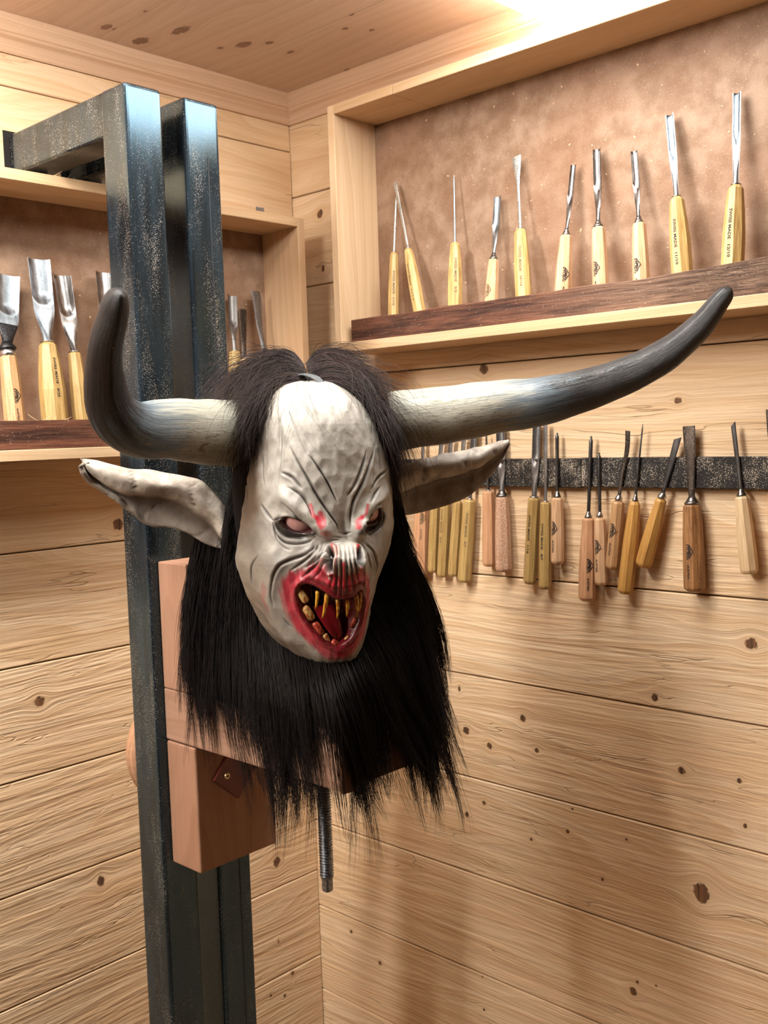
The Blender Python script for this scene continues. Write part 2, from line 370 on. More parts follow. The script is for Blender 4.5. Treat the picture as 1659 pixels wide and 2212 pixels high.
def aged(name, axis):
    t = NT(name); P = t.pos(); sep = t.n('ShaderNodeSeparateXYZ'); t.set(sep.inputs[0], P)
    st = (5.0, 60.0, 60.0) if axis == 'x' else (60.0, 5.0, 60.0)
    st2 = (22.0, 300.0, 300.0) if axis == 'x' else (300.0, 22.0, 300.0)
    a = t.noise(t.vec('MULTIPLY', P, st), 1.0, 3.0, 0.6, 0.5); b = t.noise(t.vec('MULTIPLY', P, st2), 1.0, 3.0, 0.6)
    c = t.mix(t.ramp(a, 0.35, 0.7), (0.040, 0.016, 0.011), (0.17, 0.066, 0.038))
    c = t.mix(t.ramp(b, 0.45, 0.75, 0, 0.5), c, (0.19, 0.085, 0.05))
    if axis == 'x':     # paler, cracked towards the right-hand end
        pale = t.mix(t.ramp(b, 0.35, 0.75), (0.21, 0.125, 0.08), (0.07, 0.036, 0.023))
        c = t.mix(t.math('MULTIPLY', t.ramp(t.math('ADD', sep.outputs[0], t.math('MULTIPLY', a, 0.25)), 0.70, 1.0), 0.9), c, pale)
        vs = t.voro(t.vec('MULTIPLY', t.vec('ADD', P, t.n('ShaderNodeTexNoise').outputs['Color']), (14.0, 14.0, 60.0)), 1.0, 'DISTANCE_TO_EDGE')
        ck = t.math('MULTIPLY', t.ramp(vs, 0.0, 0.05, 1.0, 0.0), t.ramp(sep.outputs[0], 0.84, 0.95))
        c = t.mix(ck, c, (0.012, 0.006, 0.005))
        h = t.math('SUBTRACT', t.math('ADD', a, b), t.math('MULTIPLY', ck, 3.0))
    else: h = t.math('ADD', a, b)
    sp = t.noise(P, 430.0, 2.0, 0.6)
    c = t.mix(t.ramp(sp, 0.66, 0.72, 0.0, 0.6), c, (0.50, 0.40, 0.30))
    return t.done(c, 0.6, None, t.bump(h, 0.7, 0.0018), 0.3)
M['aged'] = aged('aged_batten_wood', 'x'); M['agedy'] = aged('aged_batten_wood_left', 'y')
CABR = cabinet_right()
def cabinet_left():
    t = empty('tool_cabinet', (0.0, -0.5, 1.524), label='open pine tool cabinet on the left wall, behind the steel posts', cat='cabinet')
    D = 0.1072; y0 = -1.5; y1 = -0.0695; z0 = 1.5245; z1 = 1.9485; th = 0.0165
    box('back_panel', (0.0006, y0, z0), (0.005, y1, z1), M['hard'], t)['label'] = 'brown hardboard back'
    box('side_board', (0.005, y1 - th, z0 + th), (D, y1, z1 - th * 0), M['boardzx'], t, 0.0008)
    box('side_board', (0.005, y0, z0 + th), (D, y0 + th, z1), M['boardzx'], t, 0.0008)
    box('top_board', (0.005, y0 + th, z1 - th), (D, y1 - th, z1), M['boardy'], t, 0.0008)
    box('bottom_board', (0.005, y0, z0), (D, y1, z0 + th), M['boardy'], t, 0.0008)
    box('retaining_batten', (D - 0.031, y0 + 0.02, z0 + th), (D - 0.013, y1 - 0.03, 1.5845), M['agedy'], t, 0.001)['label'] = 'dark weathered wooden batten'
    g = box('price_sticker', (0.0, -0.0945, 1.9765), (0.0004, -0.074, 1.9855), simple('grey_foil_sticker', (0.30, 0.29, 0.30), 0.4, 0.3, var=0.5, scale=300.0), None)
    props(g, 'small grey foil sticker on the wall just above the left cabinet', 'sticker')
    return t
CABL = cabinet_left()

# ------------------------------------------------------------------ steel carving stand: two upright tubes with arms let into the wall
M['post'] = mill_steel('blue_mill_steel', 0.55)
def stand():
    t = empty('steel_stand', (0.3, -0.51, 0.0), label='black steel stand of two square upright tubes bent back into the left wall', cat='stand')
    def tube(name, lo, hi, lab=None, arm=False):
        bm = bmesh.new(); add_box(bm, lo, hi, 0.0055, 3)
        me = bm_mesh(name, bm); o = link(name, me, M['post'], t); o.location = -t.location
        if lab: o['label'] = lab
        return o
    xf = 0.3266
    for (ya, yb, l) in ((-0.5896, -0.5313, 'nearer tube, sawdust along its left edge'), (-0.4935, -0.4335, 'farther tube, seam line down its face')):
        tube('post', (xf - 0.060, ya, 0.0), (xf, yb, 2.028), l)
        tube('arm', (0.0014, ya + 0.0006, 1.9668), (xf - 0.055, yb - 0.0006, 2.0275))
        # mitred weld bead across the inner corner
        bm = bmesh.new(); add_box(bm, (xf - 0.062, ya + 0.004, 1.9645), (xf - 0.056, yb - 0.004, 1.9705), 0.002, 2)
        w_ = link('weld', bm_mesh('weld', bm), M['post'], t); w_.location = -t.location
    # groove of the folded seam on the farther tube and a base plate
    bm = bmesh.new(); add_box(bm, (xf - 0.0005, -0.4565, 0.02), (xf + 0.0006, -0.4550, 1.95), 0.0)
    s_ = link('seam', bm_mesh('seam', bm), simple('dark_seam', (0.012, 0.014, 0.018), 0.6), t); s_.location = -t.location
    bm = bmesh.new(); add_box(bm, (xf - 0.15, -0.67, 0.0), (xf + 0.09, -0.35, 0.012), 0.002, 1)
    p_ = link('base_plate', bm_mesh('base_plate', bm), M['post'], t); p_.location = -t.location
    return t
STAND = stand()
# dark sleeve holes where the arms enter the wall boards
for ya, yb, l in ((-0.597, -0.525, 'black cut-out in the left wall around the nearer steel arm'), (-0.501, -0.427, 'black cut-out in the left wall around the farther steel arm')):
    bm = bmesh.new(); add_box(bm, (0.0002, ya, 1.9495), (0.0012, yb, 2.034))
    props(link('wall_socket_hole', bm_mesh('wall_socket_hole', bm), simple('hole_black', (0.008, 0.006, 0.006), 0.9)), l, 'hole')

# ------------------------------------------------------------------ wooden clamp that carries the mask
M['beech_z'] = wood('beech_block', 'z', (0.36, 0.205, 0.135), (0.22, 0.11, 0.066), 0.12, rings=30, face='y', dust=0.12, fine=0.4)
M['beech_x'] = wood('beech_arm', 'x', (0.36, 0.215, 0.15), (0.235, 0.125, 0.08), 0.12, rings=30, face='z', dust=0.12, fine=0.4)
def clamp():
    t = empty('carving_clamp', (0.4, -0.505, 1.13), label='brown wooden carving clamp bolted on the steel stand, arm jutting out under the mask', cat='clamp')
    xf = 0.3274; ya, yb = -0.575, -0.4365
    box('upper_block', (xf, ya, 1.2021), (0.3925, yb, 1.3805), M['beech_z'], t, 0.0022, 2)
    box('lower_block', (xf, ya, 0.9495), (0.3935, yb, 1.1268), M['beech_z'], t, 0.0035, 3)
    # jutting arm with one chipped corner
    bm = bmesh.new(); add_box(bm, (xf, ya, 1.1288), (0.6784, -0.4303, 1.2014), 0.002, 2)
    o = link('support_arm', bm_mesh('support_arm', bm), M['beech_x'], t); o.location = -t.location
    nr = wood('chipped_end_grain', 'z', (0.23, 0.115, 0.06), (0.07, 0.03, 0.016), 0.8, rings=220, face='y')
    V = [(0.679, ya, 1.1275), (0.679, ya + 0.022, 1.1265), (0.679, ya + 0.030, 1.150), (0.679, ya + 0.014, 1.196), (0.679, ya, 1.196)]
    W = [(x + 0.004 + 0.002 * (i % 2), y_, z_) for i, (x, y_, z_) in enumerate(V)]
    VV = V + W; F = [(0, 1, 2, 3, 4), (9, 8, 7, 6, 5)] + [(i, i + 5, (i + 1) % 5 + 5, (i + 1) % 5) for i in range(5)]
    o = link('splintered_corner', mesh('splintered_corner', VV, F), nr, t); o.location = -t.location; o['label'] = 'rough splintered corner'
    # dark red plate with a screw on the lower block
    red = simple('oxblood_plate', (0.13, 0.014, 0.010), 0.4, 0.0, 0.2, 400, 0.4)
    pts = [(-0.5480, 1.0751), (-0.5051, 1.0377), (-0.4706, 1.0791), (-0.5135, 1.1165)]
    bm = bmesh.new()
    lo = [bm.verts.new((0.3936, y_, z_)) for y_, z_ in pts]; hi = [bm.verts.new((0.3975, y_, z_)) for y_, z_ in pts]
    bm.faces.new(lo); bm.faces.new(hi[::-1])
    for i in range(4): bm.faces.new((lo[i], hi[i], hi[(i + 1) % 4], lo[(i + 1) % 4]))
    bmesh.ops.bevel(bm, geom=[e for e in bm.edges], offset=0.0009, segments=1, affect='EDGES')
    pl = link('bracket_plate', bm_mesh('bracket_plate', bm), red, t); pl.location = -t.location; pl['label'] = 'dark red diamond-set plate'
    bm = bmesh.new()
    m4 = Matrix.Translation((0.3982, -0.5253, 1.0762)) @ Matrix.Rotation(PI / 2, 4, 'Y')
    bmesh.ops.create_cone(bm, cap_ends=True, segments=20, radius1=0.0052, radius2=0.0040, depth=0.0022, matrix=m4)
    sc = link('screw', bm_mesh('screw', bm), simple('brass_screw', (0.50, 0.38, 0.22), 0.3, 0.9), pl)
    bm = bmesh.new(); bmesh.ops.create_cone(bm, cap_ends=True, segments=6, radius1=0.002, radius2=0.002, depth=0.0006, matrix=m4 @ Matrix.Translation((0, 0, 0.0012)))
    sk = link('screw_socket', bm_mesh('screw_socket', bm), simple('socket_dark', (0.02, 0.015, 0.01), 0.6), pl)
    # threaded rod hanging below the arm
    rod = simple('dark_threaded_steel', (0.24, 0.26, 0.29), 0.34, 0.9, 0.1, 300, 0.4)
    cx_, cy_ = 0.5745, -0.5055; V, F = [], []; seg = 20; R0, R1 = 0.0092, 0.0069; pitch = 0.0038
    zt, zb = 1.1288, 0.9755; nz = int((zt - zb) / pitch * 8)
    for i in range(nz + 1):
        z = zt - (zt - zb) * i / nz
        for j in range(seg):
            a = 2 * PI * j / seg
            ph = ((z / pitch + j / seg) % 1.0)
            k = min(1, max(0, (abs(ph - 0.5) * 2 - 0.12) * 1.35))
            r = R0 + (R1 - R0) * k
            V.append((cx_ + r * math.cos(a), cy_ + r * math.sin(a), z))
        if i:
            for j in range(seg):
                F.append(((i - 1) * seg + j, (i - 1) * seg + (j + 1) % seg, i * seg + (j + 1) % seg, i * seg + j))
    F.append(tuple(range(nz * seg, nz * seg + seg)))
    o = link('threaded_rod', mesh('threaded_rod', V, [f[::-1] for f in F], True), rod, t); o.location = -t.location
    rings = []
    for z, r, sq in ((0.9765, 0.0074, 0), (0.9755, 0.0088, 0), (0.972, 0.0080, 0), (0.9712, 0.0066, 1), (0.9565, 0.0066, 1), (0.9545, 0.0058, 0.6), (0.9538, 0.0040, 0.3)):
        ring = []
        for j in range(16):
            a = 2 * PI * j / 16 + 0.25
            sqr = 1 / max(abs(math.cos(a)), abs(math.sin(a)))
            rr = r * (1 - sq + sq * min(sqr, 1.22) * 0.9)
            ring.append((cx_ + rr * math.cos(a), cy_ + rr * math.sin(a), z))
        rings.append(ring)
    V, F = loft(rings); tip = link('rod_tip', mesh('rod_tip', V, F), rod, t); tip.location = -t.location; tip['label'] = 'squared end of the rod'
    # turned wooden hand wheel behind the posts
    rings = []; R = 0.092; cy2 = -0.475
    for x, k in ((0.196, 0.0), (0.196, 0.80), (0.199, 0.93), (0.205, 0.985), (0.213, 1.0), (0.221, 0.985), (0.227, 0.93), (0.230, 0.80), (0.230, 0.0)):
        rings.append([(x, cy2 + R * max(k, 0.02) * math.cos(2 * PI * j / 48), 1.076 + R * max(k, 0.02) * math.sin(2 * PI * j / 48)) for j in range(48)])
    V, F = loft(rings)
    hw = link('hand_wheel', mesh('hand_wheel', V, F), wood('turned_wheel_wood', 'y', (0.52, 0.30, 0.18), (0.27, 0.12, 0.06), 0.2, rings=90, face='x'), t); hw.location = -t.location
    hw['label'] = 'round wooden wheel behind the posts'
    rings = [[(x, -0.506 + 0.0105 * math.cos(2 * PI * j / 14), 1.076 + 0.0105 * math.sin(2 * PI * j / 14)) for j in range(14)] for x in (0.196, 0.3300)]
    V, F = loft(rings); bo = link('bolt', mesh('bolt', V, F), rod, t); bo.location = -t.location
    return t
CLAMP = clamp()

# ------------------------------------------------------------------ magnetic strip
def magstrip():
    t = empty('magnetic_strip', (0.6, 0.0, 1.477), label='long black magnetic tool strip on the right wall, powdered with sawdust', cat='strip')
    n_ = NT('black_strip_with_dust'); P = n_.pos()
    f = n_.noise(P, 600.0, 2.0, 0.75); cl = n_.noise(P, 26.0, 3.0, 0.6); st = n_.noise(n_.vec('MULTIPLY', P, (120.0, 1.0, 3.0)), 1.0, 2.0)
    d = n_.math('ADD', n_.math('MULTIPLY', f, 0.80), n_.math('MULTIPLY', n_.math('ADD', cl, n_.math('MULTIPLY', st, 0.6)), 0.30))
    dm = n_.ramp(d, 0.70, 0.74, 0.0, 0.85)
    m = n_.done(n_.mix(dm, (0.010, 0.008, 0.008), (0.55, 0.46, 0.36)), 0.5, None, n_.bump(f, 0.3, 0.0007), 0.4)
    for x0, x1 in ((0.05, 0.6572), (0.6580, 1.2), (1.2008, 1.8)):
        box('strip_segment', (x0, -0.012, 1.4545 - (0.0015 if x0 < 0.6 else 0)), (x1, -0.0005, 1.5 - (0.0008 if x0 < 0.6 else 0)), m, t, 0.0012)
    return t
MAG = magstrip()
# ------------------------------------------------------------------ carving gouges and chisels
MH = {
 'ash': handle_wood('oiled_ash_handle', (0.62, 0.43, 0.17), (0.36, 0.21, 0.07)),
 'ash_dust_shade': handle_wood('dusty_shaded_ash_handle', (0.50, 0.33, 0.12), (0.32, 0.19, 0.06), dust=0.6),  # dusty; its darker tone also paints shade on left cabinet handles
 'beech': handle_wood('beech_handle', (0.72, 0.47, 0.29), (0.52, 0.29, 0.14)),
 'beech_dust_shade': handle_wood('dusty_shaded_beech_handle', (0.56, 0.33, 0.16), (0.38, 0.19, 0.08), dust=0.8),  # dusty too; darker tone doubles as painted shade in the left cabinet
 'oak': handle_wood('brown_oak_handle', (0.40, 0.19, 0.07), (0.17, 0.07, 0.025), dust=0.5),
 'honey': handle_wood('honey_handle', (0.58, 0.31, 0.085), (0.42, 0.20, 0.05)),
 'pale': handle_wood('pale_maple_handle', (0.76, 0.56, 0.34), (0.60, 0.39, 0.20)),
 'salmon': handle_wood('salmon_handle', (0.62, 0.34, 0.19), (0.48, 0.24, 0.12)),
 'frost': handle_wood('sawdust_caked_handle', (0.55, 0.31, 0.19), (0.40, 0.20, 0.11), dust=0.5, frost=0.75),
}
MS = {
 'bright': steel('bright_tool_steel', (0.48, 0.54, 0.60), 0.24, spots=0.3),
 'polished': steel('polished_gouge_steel', (0.40, 0.39, 0.39), 0.14),
 'dark': steel('dark_tool_steel', (0.16, 0.15, 0.15), 0.30),
 'dusty': steel('dusty_grey_steel', (0.28, 0.27, 0.27), 0.38, dust=0.55),
 'brown': steel('tarnished_brown_steel', (0.14, 0.11, 0.09), 0.35, dust=0.5),
 'ring': steel('bolster_steel', (0.30, 0.28, 0.27), 0.22),
 'silver': steel('silver_ferrule', (0.62, 0.60, 0.58), 0.18),
 'speck': steel('spotted_white_steel', (0.78, 0.82, 0.82), 0.35, spots=0.7),
 'black': steel('black_neck_steel', (0.05, 0.05, 0.055), 0.35, dust=0.2),
}
INK = simple('black_stamp_ink', (0.012, 0.009, 0.008), 0.7); INK2 = simple('faded_stamp_ink', (0.16, 0.10, 0.045), 0.7)
_txt = {}
def text_mesh(s, length, height):
    key = (s, length)
    if key in _txt: return _txt[key]
    cu = bpy.data.curves.new('stamp', 'FONT'); cu.body = s; cu.size = 1.0; cu.resolution_u = 2; cu.align_x = 'LEFT'; cu.offset = 0.028
    ob = bpy.data.objects.new('stamp', cu); COL.objects.link(ob)
    bpy.context.view_layer.update()
    me = bpy.data.meshes.new_from_object(ob.evaluated_get(bpy.context.evaluated_depsgraph_get()))
    bpy.data.objects.remove(ob); bpy.data.curves.remove(cu)
    co_ = np.array([v.co[:] for v in me.vertices]); fs = [tuple(p.vertices) for p in me.polygons]; bpy.data.meshes.remove(me)
    co_ -= co_.min(0); co_[:, 0] *= length / co_[:, 0].max(); co_[:, 1] *= height / co_[:, 1].max(); co_[:, 2] = 0
    _txt[key] = (co_, fs); return _txt[key]
def strokes(segs, wdt):
    V, F = [], []
    for (a, b) in segs:
        a = np.array(a); b = np.array(b); d = (b - a) / np.linalg.norm(b - a); nn = np.array([-d[1], d[0]]) * wdt / 2
        k = len(V); V += [(*(a + nn), 0), (*(b + nn), 0), (*(b - nn), 0), (*(a - nn), 0)]; F.append((k, k + 3, k + 2, k + 1))
    return np.array(V), F
def stamp_mesh(items):
    V = np.zeros((0, 3)); F = []
    for (v, f), (dx, dy) in items:
        k = len(V); V = np.vstack([V, v + np.array([dx, dy, 0])]); F += [tuple(i + k for i in q) for q in f]
    return V, F
def logo_stamp():
    b = 0.020; h = 0.0062
    segs = [((0, 0), (b, 0)), ((0, 0), (b / 2, h)), ((b, 0), (b / 2, h)), ((b * .2, h * .35), (b * .36, 0.0)), ((b * .36, 0), (b * .5, h * .45)), ((b * .5, h * .45), (b * .64, 0)), ((b * .64, 0), (b * .8, h * .35)), ((b * .30, h * .55), (b * .5, h * .05)), ((b * .7, h * .55), (b * .5, h * .05))]
    return stamp_mesh([(text_mesh('STUBAI', 0.0225, 0.0031), (0, 0)), (strokes(segs, 0.0012), (0.0012, 0.0039)), (text_mesh('AUSTRIA', 0.0205, 0.0031), (0.030, 0.0010))])
LOGO = logo_stamp()
def swiss(num): return stamp_mesh([(text_mesh('SWISS MADE', 0.042, 0.0042), (0, 0)), (text_mesh(num, 0.0042 * 0.82 * len(num), 0.0042), (0.049, 0))])
def oct_ring(r, z, rot, n=8):
    return [(r * math.cos(rot + 2 * PI * k / n), r * math.sin(rot + 2 * PI * k / n), z) for k in range(n)]
def make_handle(L, wt, wb, rot, kind):
    c8 = 1 / math.cos(PI / 8) * 0.97
    R1 = wt / 2 * c8; R2 = wb / 2 * c8
    P_ = [(0.0, R2 * 0.70), (0.010, R2 * 0.90), (0.026, R2 * 0.985), (0.05, R2)]
    if kind == 'long':   # fuller grip, slim at the top
        P_ += [(L * .25, R2), (L * .5, R2 * .99), (L * .75, (R2 + R1) / 2), (L - 0.012, R1), (L - 0.005, R1 * .95), (L - 0.0015, R1 * .72), (L, R1 * .58)]
    else:
        P_ += [(L * .3, R2), (L * .6, R2 * .7 + R1 * .3), (L - 0.010, R1), (L - 0.003, R1 * .97), (L - 0.0008, R1 * .86), (L, R1 * .70)]
    P_[1] = (0.0025, P_[1][1]); P_[2] = (0.005, P_[2][1]); P_[3] = (0.009, P_[3][1])
    V, F = loft([oct_ring(r, z, rot) for z, r in P_])
    return V, F
def make_blade(kind, L, wt, wn, skew=0.0, bend=0.0, smax=1.0):
    nu = 13; us = [-1 + 2 * i / (nu - 1) for i in range(nu)]; N = 34; rings = []
    for i in range(int(N * smax) + 1):
        s = i / N
        if kind == 'rod':
            r = (wn * (1 - s) + wt * s) / 2; r = r if s < 0.97 else r * 0.5
            rg = [(r * math.cos(2 * PI * k / 16), r * math.sin(2 * PI * k / 16), L * s) for k in range(16)]
        else:
            wid = wn + (wt - wn) * (sm(0.12, 0.55, s) if kind in ('gouge', 'vee', 'big') else sm(0.1, 0.95, s))
            if kind == 'flare': wid = wn + (wt - wn) * sm(0.45, 1.0, s) ** 1.6
            if kind == 'big': wid = wn + (wt * .88 - wn) * sm(0.0, 0.42, s) + wt * .12 * s
            b = {'gouge': .52 * wid, 'vee': .62 * wid, 'big': .20 * wid, 'flat': 0.0011, 'skew': .0011, 'flare': .0014, 'bent': .0016}[kind]
            b0 = wn / 2 * (.8 if kind != 'flat' else .6)
            b = b0 + (b - b0) * sm(.1, .5, s)
            th = 0.0012; hollow = kind in ('gouge', 'vee', 'big')
            prf = lambda u: (1 - abs(u)) * .9 + .1 * math.sqrt(max(0, 1 - u * u)) if (kind == 'vee' and s > .3) else math.sqrt(max(0, 1 - u * u))
            rg = [(wid / 2 * u, b * prf(u), L * s + (skew * u * wid / 2 if s > .999 else 0)) for u in us]
            rise = (b + b0) * (1 - sm(.22, .62, s)) * 1.15 if hollow else 9
            for u in us[::-1]:
                solid = -b0 * math.sqrt(max(0, 1 - u * u)) * (1 - sm(.05, .42, s) * (1.0 if hollow else 0)) if hollow else -b * math.sqrt(max(0, 1 - u * u)) * .8
                floor_ = b * prf(u * .999) - th * (1 + .3 * abs(u)) - rise
                rg.append((wid / 2 * u * .96, max(solid, floor_), L * s + (skew * u * wid / 2 if s > .999 else 0)))
        if bend:
            rg = [(x + bend * (math.sin(s * 2.9 - 0.4) * sm(.3, .9, s)), y_ - abs(bend) * sm(.55, 1, s), z) for x, y_, z in rg]
        rings.append(rg)
    return loft(rings)
def lathe(prof_, n=16):
    return loft([[(r * math.cos(2 * PI * k / n), r * math.sin(2 * PI * k / n), z) for k in range(n)] for z, r in prof_])
def gouge(d):
    """one carving tool; local frame: origin at the butt of the handle, z towards the cutting edge, -y towards the room"""
    end = Vector(d['end']); jn = Vector(d['jn']); tip = Vector(d['tip'])
    z = (jn - end).normalized(); into = Vector(d['into'])
    y = (into - z * into.dot(z)).normalized(); x = y.cross(z)
    t = empty(d.get('name', 'carving_gouge'), label=d['label'], cat=d.get('cat', 'chisel'), group=d['group'])
    t.matrix_world = Matrix.Translation(end) @ Matrix((x, y, z)).transposed().to_4x4()
    Lh = (jn - end).length; Lb = (tip - jn).length
    rot = PI / 8 + math.radians(d.get('turn', 0))
    V, F = make_handle(Lh, d['wt'], d['wb'], rot, d['hk'])
    link('handle', mesh('handle', V, F), MH[d['hm']], t)
    f = d['wn']
    fz = 0.0
    if d['ring'] == 'collar':
        V, F = lathe([(Lh - 0.001, f * .70), (Lh, f * 1.05), (Lh + .0022, f * 1.12), (Lh + .0034, f * .95), (Lh + .008, f * .62), (Lh + .011, f * .5)])
        link('bolster', mesh('bolster', V, F, True), MS['ring'], t)
    elif d['ring'] == 'ball':
        V, F = lathe([(Lh - .001, f * .6), (Lh + .0003, f * .95), (Lh + .003, f * 1.05), (Lh + .0055, f * .95), (Lh + .008, f * .65), (Lh + .010, f * .5)])
        link('bolster', mesh('bolster', V, F, True), MS['silver'], t)
    elif d['ring'] == 'ferrule':
        V, F = lathe([(Lh - .001, d['wt'] * .44), (Lh + .0002, d['wt'] * .475), (Lh + .009, d['wt'] * .47), (Lh + .0092, d['wt'] * .40)], 20)
        link('ferrule', mesh('ferrule', V, F, True), MS['silver'], t)
        V, F = lathe([(Lh + .008, d['wt'] * .42), (Lh + .0105, d['wt'] * .56), (Lh + .013, d['wt'] * .54), (Lh + .018, d['wt'] * .36), (Lh + .022, f * .5)], 20)
        link('bolster', mesh('bolster', V, F, True), MS['black'], t); fz = 0.012
    else:
        V, F = lathe([(Lh - .001, f * .55), (Lh + .0004, f * .82), (Lh + .0018, f * .84), (Lh + .0022, f * .55)])
        link('bolster', mesh('bolster', V, F, True), MS['silver'], t)
    V, F = make_blade(d['bk'], Lb - fz, d['bw'], f, d.get('skew', 0), d.get('bend', 0))
    b = link('blade', mesh('blade', V, F, d['bk'] in ('rod', 'gouge', 'big', 'bent')), MS[d['bm']], t)
    # the blade leans off the handle axis exactly as the tool hangs
    zb = (tip - jn).normalized(); R3 = Matrix((x, y, z))
    zl = Vector((zb.dot(x), zb.dot(y), zb.dot(z)))
    q = Vector((0, 0, 1)).rotation_difference(zl)
    b.rotation_mode = 'QUATERNION'; b.rotation_quaternion = q; b.location = (0, 0, Lh + fz)
    if b.data.polygons[0].use_smooth and hasattr(b.data, 'set_sharp_from_angle'): b.data.set_sharp_from_angle(angle=math.radians(38))
    if d.get('neck'):
        V, F = make_blade(d['bk'], Lb - fz, d['bw'], f, 0, 0, .34); V = [(x_ * 1.02, y_ * 1.04 - .0002, z_) for x_, y_, z_ in V]
        n_ = link('neck', mesh('neck', V, F), MS['black'], t); n_.rotation_mode = 'QUATERNION'; n_.rotation_quaternion = q; n_.location = (0, 0, Lh + fz); n_['label'] = 'black neck of the blade'
    if d.get('stamp'):
        kind, from_top, fac, ink = d['stamp']
        V, F = LOGO if kind == 'logo' else swiss(kind)
        phi = math.radians(fac + d.get('turn', 0)); zt = Lh - from_top; zm = zt - 0.03
        ap = (d['wb'] + (d['wt'] - d['wb']) * sm(Lh * .3, Lh, zm)) / 2 * 0.97 + 0.0003
        if d['hk'] == 'long': ap = (d['wb'] if zm < Lh * .5 else d['wb'] + (d['wt'] - d['wb']) * sm(Lh * .45, Lh, zm)) / 2 * .97 + .0003
        ap0 = (d['wb'] + (d['wt'] - d['wb']) * sm(Lh * .3, Lh, zt)) / 2 * .97
        V = np.array(V); V[:, 1] -= (0.0042 if kind == 'logo' else 0.0021)
        hgt = V[:, 1].copy()
        nx, ny = math.sin(phi), -math.cos(phi); tx, ty = math.cos(phi), math.sin(phi)
        W = [(tx * h_ + nx * ap, ty * h_ + ny * ap, zt - u_) for u_, h_ in zip(V[:, 0], hgt)]
        # keep it just above the facet along the taper
        rads = lambda z_: handle_apothem(d, Lh, z_)
        W = [(tx * h_ + nx * (rads(zt - u_) + .00025), ty * h_ + ny * (rads(zt - u_) + .00025), zt - u_) for u_, h_ in zip(V[:, 0], hgt)]
        link('stamp', mesh('stamp', W, F), INK if ink else INK2, t)['label'] = 'black stamped lettering'
    return t
def handle_apothem(d, L, z):
    R1, R2 = d['wt'] / 2 * .97, d['wb'] / 2 * .97
    if d['hk'] == 'long': P_ = [(0, R2), (L * .25, R2), (L * .5, R2 * .99), (L * .75, (R2 + R1) / 2), (L - .012, R1), (L, R1)]
    else: P_ = [(0, R2), (L * .3, R2), (L * .6, R2 * .7 + R1 * .3), (L - .01, R1), (L, R1)]
    return float(np.interp(z, [p[0] for p in P_], [p[1] for p in P_]))
